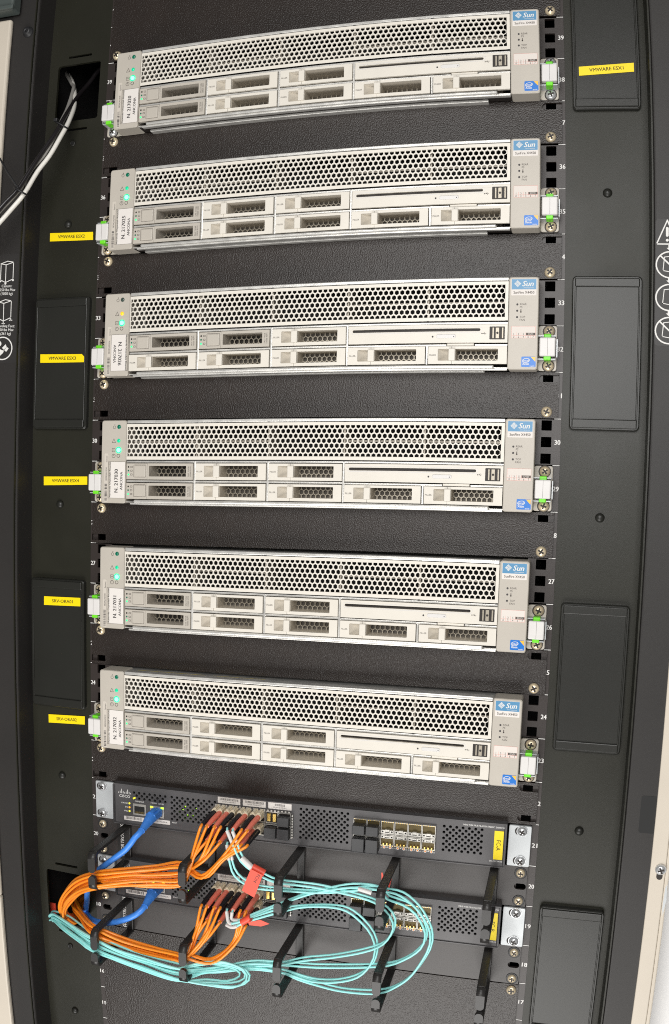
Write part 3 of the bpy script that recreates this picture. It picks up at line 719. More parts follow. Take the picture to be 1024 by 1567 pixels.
    for f_ in (0, .2, .4, .6, .8, 1): k.stroke([(ga + .2 + (gb - ga - .4) * f_, gc + .2), (ga + .2 + (gb - ga - .4) * f_, (gd - .2) if f_ in (0, 1) else gc + 5.2)], .3, -.43)
    k.build('chart_grid', 'pink', gl)
    k = MB()
    for n_, s_ in enumerate(('0', '2', '4', '6', '7')): k.text(s_, ga + (gb - ga) * (.1 + .2 * n_), gc + 1.4, 1.9, -.45)
    for n_, s_ in enumerate(('1', '3', '5')): k.text(s_, ga + (gb - ga) * (.1 + .2 * n_), gc + 3.9, 1.9, -.45)
    k.flat([(ga + (gb - ga) * .61, gc + 2.8), (gb - .3, gc + 2.8), (gb - .3, gc + 5.1), (ga + (gb - ga) * .61, gc + 5.1)], -.44)
    k.build('digits', 'inkgrey', gl)
    k = MB(); k.text('DVD', ga + (gb - ga) * .8, gc + 3.95, 1.7, -.5); k.build('digits', 'chart', gl)
    b = MB(); sa, sb, sc_, sd = X(209.1), X(222.3), Zf(2.2), Zf(12.0)
    b.plate(rr(sa, sb, sc_, sd, .8), -.4, 0); st = b.build('processor_sticker', 'inblue', t)
    k = MB(); k.flat([(sb - 4.6, sd - .3), (sb - .3, sd - 4.9), (sb - .3, sd - .3)][::-1], -.46)
    k.flat([(sb - 4.6, sd - .3), (sb - 2.2, sd - 1.3), (sb - .9, sd - 2.8), (sb - .3, sd - 4.9), (sb - .2, sd - .2)], -.47); k.build('gold_corner', 'gold', st)
    k = MB(); k.stroke([(x, z) for x, z in rotp(circ(sa + 4.3, sd - 3.6, 1.9, 20, 1.75), sa + 4.3, sd - 3.6, 8)], .45, -.46, True)
    k.text('intel', sa + 4.3, sd - 3.6, 2.2, -.46, bold=.01, wid=5); k.text('Xeon', sa + 3.9, sc_ + 3.0, 2.3, -.46, bold=.02, wid=6); k.text('inside', sb - 3.2, sc_ + 1.0, 1.3, -.46, bold=.01); k.build('lettering', 'white_ink', st)
    # mounting ears with latch tags
    for sx in (-1, 1):
        xa, xb = (226.4, 243.9) if sx > 0 else (-244.3, -222)
        b = MB(); b.plate(rr(xa, xb, .6, 43.8, 2.4), 18.2, 21.6, .4); ear = b.build('mounting_ear', 'bezel', t)
        for z in (38.4, 5.4):
            k = MB(); k.flat(circ(sx * 236.2, z, 6.0, 20), 18.1); k.build('screw_recess', 'recess', ear)
            put_screw(ear, sx * 236.4, z, 17.9, 5.1, 'bolt' if i == 0 else 'brass', False, rot=random.uniform(0, 90))
        b = MB()
        for z in (31.8, 10.0): b.box(min(sx * 222, sx * 243), max(sx * 222, sx * 243), 6, 18.2, z, z + .9)
        b.box(sx * 244.2 - .5, sx * 244.2 + .5, 8, 18.2, 12.5, 29.5)
        b.build('latch_bracket', 'zinc', t)
        b = MB(); b.rbox(min(sx * 228, sx * 243), max(sx * 228, sx * 243), 2.2, 16, 12.8, 30.6, 1.2); tg = b.build('latch_tag', 'white', t)
        k = MB(); k.stroke([(sx * 235.6, 13.6), (sx * 235.6, 30)], .25, 2.15); k.build('tag_seam', 'inkgrey', tg)
        b = MB(); b.rbox(min(sx * 232.0, sx * 238.8), max(sx * 232.0, sx * 238.8), 4.5, 15, 9.3, 34.0, .8); b.build('release_tab', 'lime', t)
    return t
D0 = {(0, 0), (0, 1)}
names = ['beige rack server at the top of the rack with asset number 217020', 'beige rack server second from the top with asset number 217025',
         'beige rack server with an amber warning light and asset number 217026', 'beige rack server beside the VMWARE ESX4 tape with asset number 217030',
         'beige rack server with asset number 217031 beside the SRV-ORA01 tape', 'lowest beige rack server with asset number 217032, just above the network switches']
nums = ['217020', '217025', '217026', '217030', '217031', '217032']
tops = [38.94, 35.97, 32.96, 29.96, 26.955, 23.97]
for i in range(6):
    make_server(i, tops[i] * U, nums[i], D0 if i != 2 else {(0, 0), (1, 0)}, i == 2, i == 2, names[i])

# ------------------------------------------------------------------ network switches
def lattice(b, x0, z0, p, h, n, rows, r, y0, y1, first=0):
    """perforated field: diamonds with round holes; first=1 starts with the short row"""
    xl, xr = x0 - p / 2, x0 + (n - .5) * p
    def cell(cx, cz):
        outer = [(cx + p / 2, cz), (cx + p / 4, cz + h / 2), (cx, cz + h), (cx - p / 4, cz + h / 2), (cx - p / 2, cz), (cx - p / 4, cz - h / 2), (cx, cz - h), (cx + p / 4, cz - h / 2)]
        inner = [(cx + r * cos(k * pi / 4), cz + r * sin(k * pi / 4)) for k in range(8)]
        vs = [(x, y0, z) for x, z in outer] + [(x, y0, z) for x, z in inner] + [(x, y1, z) for x, z in inner]
        b.add(vs, [f for k in range(8) for f in ((k, (k + 1) % 8, 8 + (k + 1) % 8, 8 + k), (8 + k, 8 + (k + 1) % 8, 16 + (k + 1) % 8, 16 + k))])
    T = lambda *q: b.add([(x, y0, z) for x, z in q], [(0, 1, 2)])
    for j in range(rows):
        z = z0 - j * h; short = (j + first) % 2
        if short:
            for i in range(n - 1): cell(x0 + (i + .5) * p, z)
            T((xl, z + h), (x0, z), (xl, z - h)); T((xr, z + h), (xr - p / 2, z), (xr, z - h))
        else:
            for i in range(n): cell(x0 + i * p, z)
        for sgn, edge in ((1, j == 0), (-1, j == rows - 1)):
            if not edge: continue
            ze = z + sgn * h
            if not short:
                for i in range(n - 1): T((x0 + i * p, ze), (x0 + (i + 1) * p, ze), (x0 + (i + .5) * p, z))
                T((xl, ze), (x0, ze), (xl, z)); T((xr, ze), (xr - p / 2, ze), (xr, z))
            else:
                for i in range(n - 2): T((x0 + (i + .5) * p, ze), (x0 + (i + 1.5) * p, ze), (x0 + (i + 1) * p, z))
                for xx, s2 in ((xl, 1), (xr, -1)): b.add([(xx, y0, ze), (xx + s2 * p, y0, ze), (xx + s2 * p / 2, y0, z), (xx, y0, z)], [(0, 1, 2, 3)])
    return (xl, xr, z0 - rows * h, z0 + h)
PC = [-86.3, -71.8, -57.2, -42.6, -28.0, -13.6]
PD = [68.6, 83.0, 97.8, 112.2, 126.5, 140.9]
def make_switch(u, tape, label):
    zb = u * U
    t = thing('network_switch', label, 'network switch', (0, -10, zb), 'dark grey network switches')
    L = lambda z: z - 20 * U            # measured on the upper switch
    y0 = 0
    b = MB(); xs = [-216.4, 218.6]; zlo, zhi = .4, 45.3
    f = MB()
    r1 = lattice(f, -191.8, L(926.6), 6.4, 3.17, 7, 3, 1.6, 0, 2.5)
    r2 = lattice(f, -145.6, L(926.9), 6.4, 3.17, 9, 9, 1.6, 0, 2.5)
    r3 = lattice(f, 3.6, L(929.8), 6.4, 3.17, 9, 11, 1.6, 0, 2.5)
    r4 = lattice(f, 156.0, L(926.8), 6.4, 3.17, 7, 9, 1.6, 0, 2.5)
    q = lambda a, c, d, e: f.add([(a, y0, d), (c, y0, d), (c, y0, e), (a, y0, e)], [(0, 1, 2, 3)]) if c > a and e > d else None
    x = xs[0]
    for (xa, xb, za, zz) in (r1, r2, r3, r4):
        q(x, xa, zlo, zhi); q(xa, xb, zlo, za); q(xa, xb, zz, zhi); x = xb
    q(x, xs[1], zlo, zhi)
    fp = f.build('front_plate', 'switch', t)
    b.box(xs[0], xs[1], .01, 8, zhi - .01, zhi + .0); 
    b.box(xs[0] - .6, xs[1] + .6, -1.2, 420, zhi, zhi + 1.0)
    b.box(xs[0] - .6, xs[1] + .6, -1.2, 420, zlo - .9, zlo)
    b.box(xs[0] - .6, xs[0], -1.2, 420, zlo, zhi); b.box(xs[1], xs[1] + .6, -1.2, 420, zlo, zhi)
    b.build('housing', 'switch', t)
    k = MB(); k.box(xs[0], xs[1], 22, 22.5, zlo, zhi); k.build('inner_board', 'dark', t)
    k = MB(); k.box(xs[0] + .5, xs[0] + 1.2, -.05, 0, zlo + .8, zhi - .8); k.box(xs[1] - 2.0, xs[1] - 1.2, -.05, 0, zlo + .8, zhi - .8); k.build('side_seam', 'gap', t)
    # ears
    for xa, xb, s in ((-243.2, -219.4, -1), (221.0, 243.4, 1)):
        k = MB(); k.plate(rr(xa, xb, .3, 43.6, 1.4), 5.4, 8, .3); e = k.build('mounting_ear', 'zinc', t)
        for z in (37.8, 6.3):
            k = MB(); k.plate(rr(s * 234.2 - 7.4, s * 234.2 + 4.0, z - 4.2, z + 4.2, 4.1, 6), 5.3, 5.6); k.build('bolt_slot', 'recess', e)
            k = MB(); k.lathe(s * 234.2, z, [(5.6, 4.9), (5.9, 5.2), (5.9, 5.5)], 22); k.build('washer', 'bolt', e)
            put_screw(e, s * 234.2, z, 4.9, 5.1, 'bolt', False, rot=random.uniform(0, 90))
        k = MB(); k.box(min(s * 217.4, s * 219.3), max(s * 217.4, s * 219.3), 1.5, 8, .5, 43.5); k.build('ear_fold', 'black', t)
    # logo, lights
    k = MB(); bars = [1.6, 2.8, 5.2, 2.8, 1.6, 2.8, 5.2, 2.8, 1.6]
    for n_, h in enumerate(bars): xx = -210.8 + n_ * 1.86; k.plate(rr(xx - .32, xx + .32, L(924.0), L(924.0) + h, .3, 2), -.1, 0)
    k.text('CISCO', -203.4, L(921.2), 3.0, -.1, wid=13.4, bold=.01); k.build('brand_logo', 'white_ink', t)
    k = MB()
    for s_, z in (('STATUS', 913.3), ('P/S', 908.7), ('FAN', 904.2)): k.text(s_, -199.9, L(z), 1.7, -.1, align='r', bold=.008)
    k.build('lettering', 'white_ink', t); k = MB()
    k.text('CONSOLE', -185.2, L(917.0), 1.6, -.1, wid=11, bold=.008); k.text('MGMT 10/100', -163.0, L(917.4), 1.6, -.1, wid=16, bold=.008); k.text('RESET', -142.4, L(897.9), 1.5, -.1, bold=.008)
    k.build('lettering', 'white_ink', t); k = MB(); k.text('MDS 9124 MULTILAYER FABRIC SWITCH', 196, L(930.7), 1.7, -.1, wid=41, bold=.006); k.build('lettering', 'white_ink', t); k = MB(); k.text('DS-C9124-K9', 210, L(894.8), 1.5, -.1, wid=13, bold=.006)
    k.build('lettering', 'white_ink', t)
    for z, m in ((913.4, 'led_yellow'), (908.8, 'led_amber'), (904.4, 'led_yellow')): k = MB(); k.lathe(-197.6, L(z), [(.5, -.5), (1.1, -.3), (1.2, 0)], 12); k.build('status_led', m, t)
    k = MB(); k.plate(rotp(rr(-193.2, -189.8, L(919.4), L(921.2), .4), -191.5, L(920.3), 30), -.2, 0); k.build('yellow_sticker', 'led_yellow', t)
    for xx in (-129.6, -123.4): k = MB(); k.lathe(xx, L(906.7), [(.6, 3.5), (1.5, 3.8), (1.7, 4.4)], 12); k.build('link_led', 'led_lime', t)
    for xx, zz in ((-135, 911), (-119, 914), (-132, 915.5), (-117, 909)): k = MB(); k.lathe(xx, L(zz), [(.3, 5.5), (.8, 5.6), (.9, 6.4)], 10); k.build('link_led', 'led_lime', t)
    # copper ports
    for xa, xb in ((-193.2, -176.5), (-172.0, -154.6)):
        k = MB(); k.tile((xa, xb, L(901.4), L(914.2)), rr(xa + 2, xb - 2, L(902.9), L(911.6), .5, 1), -.8, 6)
        k.box(xa, xa + .3, -.8, 0, L(901.4), L(914.2)); k.box(xb - .3, xb, -.8, 0, L(901.4), L(914.2)); k.box(xa, xb, -.8, 0, L(914.2), L(914.3)); k.box(xa, xb, -.8, 0, L(901.3), L(901.4))
        po = k.build('copper_port', 'silver', t)
        k = MB(); k.box(xa + 1.8, xb - 1.8, -.1, 0, L(902.7), L(911.8)); k.build('port_opening', 'gap', po)
        k = MB(); 
        for c in range(8): k.box(xa + 3.4 + c * 1.25, xa + 3.9 + c * 1.25, -.25, -.12, L(903), L(905.2))
        k.build('contact', 'goldc', po)
        if xa < -180: continue
        for xx in (xa + 2.2, xb - 2.2): k = MB(); k.rbox(xx - 1.8, xx + 1.8, -1.1, 0, L(912.0), L(914.0), .2); k.build('port_led', 'led_lime', po)
    # labels
    k = MB(); k.plate(rotp(rr(-204.6, -147.8, L(894.0), L(898.8), .8), -176, L(896.4), 1.2), -.2, 0); bl = k.build('serial_label', 'paper', t)
    k = MB(); rnd = random.Random(u); xx = -201.5
    while xx < -182: w_ = rnd.choice((.3, .5, .8)); k.flat([(xx, L(894.9)), (xx + w_, L(894.9)), (xx + w_, L(898.0)), (xx, L(898.0))], -.3); xx += w_ + rnd.choice((.35, .6))
    k.text('FOX1219GARA', -161, L(896.9), 1.6, -.3, wid=20); k.build('barcode', 'ink', bl)
    for xa, xb in ((-90.8, -64.8), (-61.8, -35.8), (-32.9, -6.8)):
        k = MB(); k.plate(rr(xa, xb, L(926.8), L(933.8), .3), -.2, 0); wl = k.build('port_label', 'paper', t)
        k = MB(); xx = xa + 2.5 + (5 if xa > -40 else 0)
        while xx < xb - 2.5 - (5 if xa > -40 else 0): w_ = rnd.choice((.3, .5)); k.flat([(xx, L(930.2)), (xx + w_, L(930.2)), (xx + w_, L(932.8)), (xx, L(932.8))], -.3); xx += w_ + rnd.choice((.4, .6))
        k.text('20:00:00:0D:EC', (xa + xb) / 2, L(928.8), 1.2, -.3, wid=(xb - xa) * .6); k.build('barcode', 'ink', wl)
    # fibre port cages
    zc = L(910.8)
    def cage(cx, top, open_, gold):
        za, zb_ = (zc + .6, L(924.2)) if top else (L(896.6) + (2.6 if gold else 0), zc - .6)
        if gold: za, zb_ = (L(913.2), L(926.6)) if top else (L(900.2), L(912.6))
        k = MB(); k.tile((cx - 7.15, cx + 7.15, za, zb_), rr(cx - 6.4, cx + 6.4, za + .8, zb_ - .8, .2, 1), -2.2, 6)
        k.box(cx - 7.15, cx - 6.9, -2.2, 0, za, zb_); k.box(cx + 6.9, cx + 7.15, -2.2, 0, za, zb_); k.box(cx - 7.15, cx + 7.15, -2.2, 0, zb_ - .05, zb_); k.box(cx - 7.15, cx + 7.15, -2.2, 0, za, za + .05)
        o = k.build('fibre_port', 'silver', t)
        k = MB(); k.box(cx - 6.5, cx + 6.5, -.5, -.2, za + .6, zb_ - .6); k.build('port_opening', 'cagein' if gold else 'recess', o)
        if gold:
            lz = za + 1.0 if top else zb_ - 4.2
            k = MB(); k.rbox(cx - 6.3, cx + 6.3, -2.9, -.4, lz, lz + 3.2, .3); k.rbox(cx - 2.4, cx + 2.4, -3.6, -.4, lz + .2, lz + 4.0 if top else lz + 3.0, .3); k.build('latch_spring', 'silver', o)
            k = MB(); k.box(cx - 2.0, cx + 2.0, -3.7, -3.5, lz + .9, lz + 1.7)
            for s_ in (-1, 1): k.box(cx + s_ * 4.8 - .8, cx + s_ * 4.8 + .8, -3.05, -2.8, lz + .9, lz + 2.4)
            k.build('spring_slot', 'gap', o)
            k = MB()
            for e in ((-3.6, 0, 3.6) if not top else ()): k.rbox(cx + e - .9, cx + e + .9, -2.6, -.4, za + .5, za + 2.8, .3)
            for e in range(6): k.box(cx - 6 + e * 2.3, cx - 5.2 + e * 2.3, -2.6, -2.1, zb_ - .8 if top else za, zb_ - .1 if top else za + .4)
            k.build('contact', 'goldc', o)
        return o, za, zb_
    for n_, cx in enumerate(PC):
        for top in (True, False):
            o, za, zb_ = cage(cx, top, True, False)
            if (n_ == 5) or (n_ == 4 and not top):
                k = MB(); k.rbox(cx - 6.6, cx + 6.6, -9.5, -1, za + (0 if top else .2), zb_ - (2.6 if top else 1.6), .6); k.build('dust_plug', 'plug', t)
            elif n_ == 4:
                for s_ in (-1, 1): k = MB(); k.rbox(cx + s_ * 3.1 - 1.9, cx + s_ * 3.1 + 1.9, -3.4, -.6, za + 2.2, zb_ - 2, .4); k.build('optic_bore', 'goldc', o)
    k = MB()
    for e in range(22): k.box(-92.5 + e * 3.95, -90.6 + e * 3.95, -2.8, -2.2, L(924.3), L(926.2))
    for e in range(9): k.box(-5.6, -4.4, -2.6, 0, L(897) + e * 3, L(898.8) + e * 3)
    k.build('cage_spring', 'silver', t)
    for n_, cx in enumerate(PD):
        for top in (True, False):
            o, za, zb_ = cage(cx, top, True, True)
            if n_ < 2:
                k = MB(); k.rbox(cx - 6.6, cx + 6.6, -10.5, -1, za - (1.0 if top else 6.6), zb_ - 4.6, .6); k.build('dust_plug', 'plug', t)
        if n_ >= 2:
            k = MB()
            for s_ in (-1, 1): k.flat(circ(cx + s_ * 3.2, L(897.8), 1.55, 14), -.12)
            k.text('%d' % (13 + n_ * 2), cx - 6, L(897.2), 1.2, -.12); k.text('%d' % (14 + n_ * 2), cx + 6, L(897.2), 1.2, -.12)
            k.flat([(cx - .9, L(897.5)), (cx + .9, L(897.5)), (cx, L(899.2))], -.12); k.build('port_mark', 'white_ink', t)
            k = MB()
            for s_ in (-1, 1): k.flat(circ(cx + s_ * 3.2, L(897.8), .95, 12), -.2)
            k.build('port_dot', 'orangedot', t)
    # yellow tape
    k = MB(); k.plate([(207.2, L(896.8)), (216.4, L(896.8)), (216.3, L(927.2)), (207.1, L(927.2))], -.4, 0); tp = k.build('name_tape', 'yellow', t)
    k = MB(); k.text(tape, 211.8, L(912), 4.4, -.5, rot=-90, wid=11); k.build('lettering', 'yink', tp)
    return t
make_switch(20, 'FC-A', 'upper dark grey network switch with yellow FC-A tape')
make_switch(18, 'FC-B', 'lower dark grey network switch with yellow FC-B tape')

# ------------------------------------------------------------------ cable managers
def make_manager(u, label):
    t = thing('cable_manager', label, 'cable manager', (0, -3, u * U), 'horizontal cable managers with rings')
    b = MB()
    b.holed(-242.5, 242.5, .4, U - .4, 0, 2.4, [(U / 2 - 5.5, U / 2 + 5.5, [(-242, -226, rr(-239.5, -228, U / 2 - 3.3, U / 2 + 3.3, 3.2, 5)), (229, 243 - .6, rr(230, 242, U / 2 - 3.3, U / 2 + 3.3, 3.2, 5))])])
    b.build('panel_face', 'manager', t)
    for s in (-1, 1):
        for z in (37.0, 6.6):
            k = MB(); k.lathe(s * 235.6, z, [(5.9, -.5), (6.3, -.3), (6.3, .1)], 22); k.build('washer', 'black', t)
            put_screw(t, s * 235.6, z, -.5, 4.5, 'brass', True, rot=random.uniform(0, 90))
    for i, x in enumerate((-203.5, -100, 3.5, 107, 209)):
        hw = 4.2; zt_, zb_ = 41.4, .6; D = -80; th = 3.6
        b = MB()
        b.rbox(x - hw, x + hw, -3.5, .2, zb_, zt_, .7)                    # back bar on the panel
        b.rbox(x - hw, x + hw, D + 5, -.5, zt_ - th, zt_, .7); b.rbox(x - hw, x + hw, D + 5, -.5, zb_ - 3, zb_ + th - 3, .7)
        # rounded front corners
        for zc_, a0, sg in ((zt_ - 7.5, 90, 1), (zb_ + 4.5, 180, -1)):
            prev = None
            for k_ in range(7):
                a = radians(90 * k_ / 6)
                yy, zz = D + 7.5 - 7.5 * math.sin(a), zc_ + sg * 7.5 * math.cos(a); yi, zi = D + 7.5 - (7.5 - th) * math.sin(a), zc_ + sg * (7.5 - th) * math.cos(a)
                if prev:
                    (py, pz, qy, qz) = prev
                    vs = [(x + e, y_, z_) for e in (-hw, hw) for y_, z_ in ((py, pz), (yy, zz), (yi, zi), (qy, qz))]
                    b.add(vs, [(0, 1, 2, 3), (4, 7, 6, 5), (0, 4, 5, 1), (3, 2, 6, 7)], True)
                prev = (yy, zz, yi, zi)
        # front pieces with rounded tips and a gap between them
        b2 = []
        def tip(z0_, z1_, up):
            pts = [(x - hw, z1_ if up else z0_)] if 0 else None
            top = rr(x - hw, x + hw, z0_, z1_, hw * .95, 5)
            if up: poly = [p for p in top if p[1] < (z0_ + z1_) / 2] ; poly = [(x + hw, z1_), (x - hw, z1_)] + [p for p in top if p[1] <= (z0_ + z1_) / 2]
            else: poly = [p for p in top if p[1] >= (z0_ + z1_) / 2] + [(x - hw, z0_), (x + hw, z0_)]
            b.plate(poly, D, D + th)
        tip(18.6, zt_ - 7.5, True); tip(zb_ + 4.5, 14.8, False)
        b.build('cable_ring', 'ring', t)
    k = MB(); k.plate(rr(-217, -199.0, .2, 42.6, 2), -1.0, .1, .3); fl_ = k.build('ring_base', 'ring', t)
    k = MB(); k.text('ORTRONICS', -210.6, 24.5, 4.6, -1.12, rot=90, wid=31, bold=.012, shear=.1)
    k.stroke(circ(-210.6, 4.8, 2.9, 18), .7, -1.12, True); k.stroke([(-212, 4.8), (-209.2, 4.8)], .7, -1.14); k.stroke([(-210.6, 3.4), (-210.6, 6.2)], .7, -1.16)
    k.build('lettering', 'white_ink', fl_)
    return t
make_manager(19, 'black cable manager with open rings below the upper switch')
make_manager(17, 'black cable manager with open rings below the lower switch')

# ------------------------------------------------------------------ label tapes
def tape(txt, pts, y, label, curl=False):
    cx = sum(p[0] for p in pts) / 4; cz = sum(p[1] for p in pts) / 4
    t = thing('label_tape', label, 'label', (cx, y, cz), 'yellow name tapes')
    q = [(x - cx, z - cz) for x, z in pts]
    ang = math.degrees(atan2(q[1][1] - q[0][1], q[1][0] - q[0][0])); wid = hypot(q[1][0] - q[0][0], q[1][1] - q[0][1]); h = hypot(q[3][0] - q[0][0], q[3][1] - q[0][1])
    b = MB()
    if curl: q = [q[0], (q[1][0] - 3, q[1][1]), (q[1][0], q[1][1] - 3), q[2], q[3]]
    b.plate([(x, z) for x, z in q][::-1], -.25, .05); b.build('tape_strip', 'yellow', t)
    k = MB(); k.text(txt, 0, .2, 3.6, -.34, rot=ang, wid=wid * (.62 if len(txt) > 9 else .56), bold=.008); k.build('lettering', 'yink', t)
tape('VMWARE ESX1', [(263.9, 1677), (316.2, 1680.4), (316.3, 1671.2), (264, 1667.7)], -5.6, 'yellow tape reading VMWARE ESX1 on the upper right column plate')
tape('VMWARE ESX2', [(-312.3, 1542.6), (-257.5, 1540.2), (-257.1, 1531.2), (-312.1, 1533.2)], -.1, 'yellow tape reading VMWARE ESX2 on the left column')
tape('VMWARE ESX3', [(-315.1, 1405.9), (-259.5, 1405), (-259.2, 1396.1), (-314.8, 1396.5)], -5.6, 'yellow tape reading VMWARE ESX3 on the left embossed plate', True)
tape('VMWARE ESX4', [(-310.9, 1271), (-255.6, 1272.2), (-255.5, 1263.2), (-310.7, 1261.3)], -.1, 'yellow tape reading VMWARE ESX4 on the left column')
tape('SRV-ORA01', [(-306.1, 1138), (-258.7, 1139.2), (-258.7, 1129.8), (-306.2, 1128.2)], -5.6, 'yellow tape reading SRV-ORA01 on the lower left embossed plate')
tape('SRV-ORA02', [(-305.6, 1001.4), (-258.2, 1004.3), (-258.4, 994.7), (-305.6, 991.7)], -.1, 'yellow tape reading SRV-ORA02 on the left column')

# ------------------------------------------------------------------ cables
rnd = random.Random(3)
def cable(name, label, cat, group, pts, r, m, n=8):
    P = spline(pts); b = MB(); b.tube(P, r, n); o = b.build(name, m)
    tag(o, label, cat, group); return o
def sub(o, b, name, m): return b.build(name, m, o)
def connector(o, x, z, colr, yb=-12):
    k = MB(); k.rbox(x - 3.0, x + 3.0, -24, yb, z - 3.2, z + 3.8, .6); k.rbox(x - 1.6, x + 1.6, -23, yb + 1, z + 3.2, z + 5.2, .5); sub(o, k, 'connector', 'lc')
    k = MB(); k.tube([(x, -23, z + .4), (x, -29, z + .4), (x - .1, -42, z + .1), (x - .3, -56, z - 1.4)], [2.95, 3.0, 2.8, 2.2], 12); sub(o, k, 'strain_relief', 'boot_k' if colr == 'black' else 'boot_r')
def offs(c, nrm, a, dy): return (c[0] + nrm[0] * a, c[1] + dy, c[2] + nrm[1] * a)
def bundle_pts(line, half, lane, depth, wob=.22):
    out = []
    for i, c in enumerate(line):
        a = line[max(0, i - 1)]; b_ = line[min(len(line) - 1, i + 1)]
        dx, dz = b_[0] - a[0], b_[2] - a[2]; L = hypot(dx, dz) or 1; nrm = (-dz / L, dx / L)
        s = half[i] if isinstance(half, (list, tuple)) else half
        ln = max(-1, min(1, lane + rnd.uniform(-wob, wob) * .5))
        out.append(offs(c, nrm, -ln * s, depth + rnd.uniform(-1.5, 1.5)))
    return out
UP = [(-110, -56, 864), (-139, -60, 859), (-167, -66, 857), (-196, -70, 852), (-209, -70, 847), (-232, -62, 834), (-253, -50, 813), (-272, -34, 788), (-282, -16, 765), (-288, 10, 745), (-300, 60, 726)]
UH = [11, 10, 9.5, 9, 8.5, 8, 7, 6.5, 6, 7, 9]
LO = [(-106, -64, 771), (-114, -64, 770), (-156, -62, 771), (-187, -62, 776), (-217, -62, 784), (-246, -36, 779), (-268, -14, 775), (-282, 8, 768), (-300, 50, 752)]
LH = [7, 7, 7, 7.5, 8, 8, 7, 7, 9]
cols_top = [('black', 'red'), ('red', 'black'), ('black', 'red'), ('black', 'red')]
cols_bot = [('black', 'red'), ('black', 'red'), ('black', 'red'), ('red', 'black')]
ordn = ['first', 'second', 'third', 'fourth']
def fibres(u, which, line, half, gather):
    zoff = (u - 20) * U; j = 0; total = 12
    lanes = [(-1 + 2 * (i + .5) / total) for i in range(total)]
    for c in range(4):
        for row in (0, 1):
            for s in (0, 1):
                if c == 2: continue
                colr = (cols_top if row == 0 else cols_bot)[c][s]
                x = PC[c] + (-3.1 if s == 0 else 3.1); z = (920.6 if row == 0 else 905.2) + zoff
                lane = lanes[j]; dep = rnd.uniform(-7, 7)
                g = []
                for (gx, gy, gz, gs) in gather[c]:
                    g.append((gx + (x - PC[c]) * .45 + rnd.uniform(-.6, .6), gy + dep * .5, gz - lane * gs + rnd.uniform(-.6, .6)))
                pts = [(x - .25, -54, z - 1.2), (x - .6, -58.5, z - 2.4)] + g + bundle_pts(line, half, lane, dep)
                o = cable('fibre_cable', 'orange fibre cable with %s boot in the %s row, %s port of the %s switch' % (colr, 'top' if row == 0 else 'bottom', ordn[c], which),
                          'fibre cable', 'orange fibre cables', pts, 1.5, 'orange')
                connector(o, x, z, colr); j += 1
gat_up = {0: [(-95, -62, 889, 3)], 1: [(-86, -64, 886, 4)], 3: [(-62, -64, 892, 3), (-86, -60, 868, 5)]}
gat_lo = {0: [(-93, -64, 800, 3)], 1: [(-84, -66, 797, 4)], 3: [(-52, -60, 797, 3), (-76, -62, 776, 5)]}
fibres(20, 'upper', UP, UH, gat_up)
fibres(18, 'lower', LO, LH, gat_lo)

A1 = [(-55, -56, 911), (-50, -60, 904), (-42, -62, 891), (-29, -60, 880), (-14, -56, 871), (-2, -50, 866), (34, -46, 864), (66, -46, 861), (89, -46, 857), (101, -48, 854), (113, -52, 846), (117, -54, 834), (108, -54, 816), (88, -54, 805), (56, -52, 793), (23, -50, 783), (-6, -48, 772), (-39, -46, 765), (-76, -52, 758)]
A2 = [(-52, -58, 908), (-56, -60, 890), (-50, -58, 871), (-31, -54, 860), (4, -48, 857), (43, -46, 859), (88, -44, 868), (104, -46, 869), (123, -50, 868), (140, -56, 860), (152, -60, 846), (156, -62, 834), (154, -62, 818), (140, -60, 791), (124, -56, 772), (103, -52, 759), (65, -48, 752), (36, -46, 754), (17, -46, 757), (-6, -46, 763), (-38, -48, 764), (-75, -54, 757)]
A3 = [(-56, -58, 826), (-55, -61, 821), (-45, -62, 823), (-31, -60, 830), (-2, -48, 842), (25, -46, 855), (43, -46, 861), (70, -44, 868), (97, -44, 869), (109, -48, 862), (126, -52, 860), (140, -56, 854), (148, -58, 841), (150, -60, 832), (146, -60, 820), (131, -58, 805), (106, -52, 790), (46, -48, 777), (11, -48, 774), (-5, -48, 772), (-37, -50, 770), (-74, -56, 760)]
A4 = [(-56, -58, 820), (-50, -60, 816), (-34, -60, 825), (-2, -50, 835), (20, -46, 840), (48, -46, 844), (67, -46, 842), (83, -48, 833), (95, -50, 822), (99, -52, 807), (95, -52, 789), (81, -50, 773), (58, -48, 762), (32, -46, 758), (8, -46, 761), (-6, -46, 763), (-39, -46, 761), (-76, -54, 755)]
TAIL = [(-106, -72, 760), (-151, -72, 765), (-183, -70, 769), (-213, -68, 774), (-229, -60, 774), (-265, -36, 768), (-298, -14, 759), (-312, 0, 747), (-322, 30, 728)]
TH = [7, 6, 8, 9, 9, 9, 6, 4.5, 5]
specs = [(A1, 20, 0, 'upper', 'narrow loop'), (A2, 20, 1, 'upper', 'widest loop'),
         (A3, 18, 0, 'lower', 'middle loop'), (A4, 18, 1, 'lower', 'smallest loop')]
j = 0
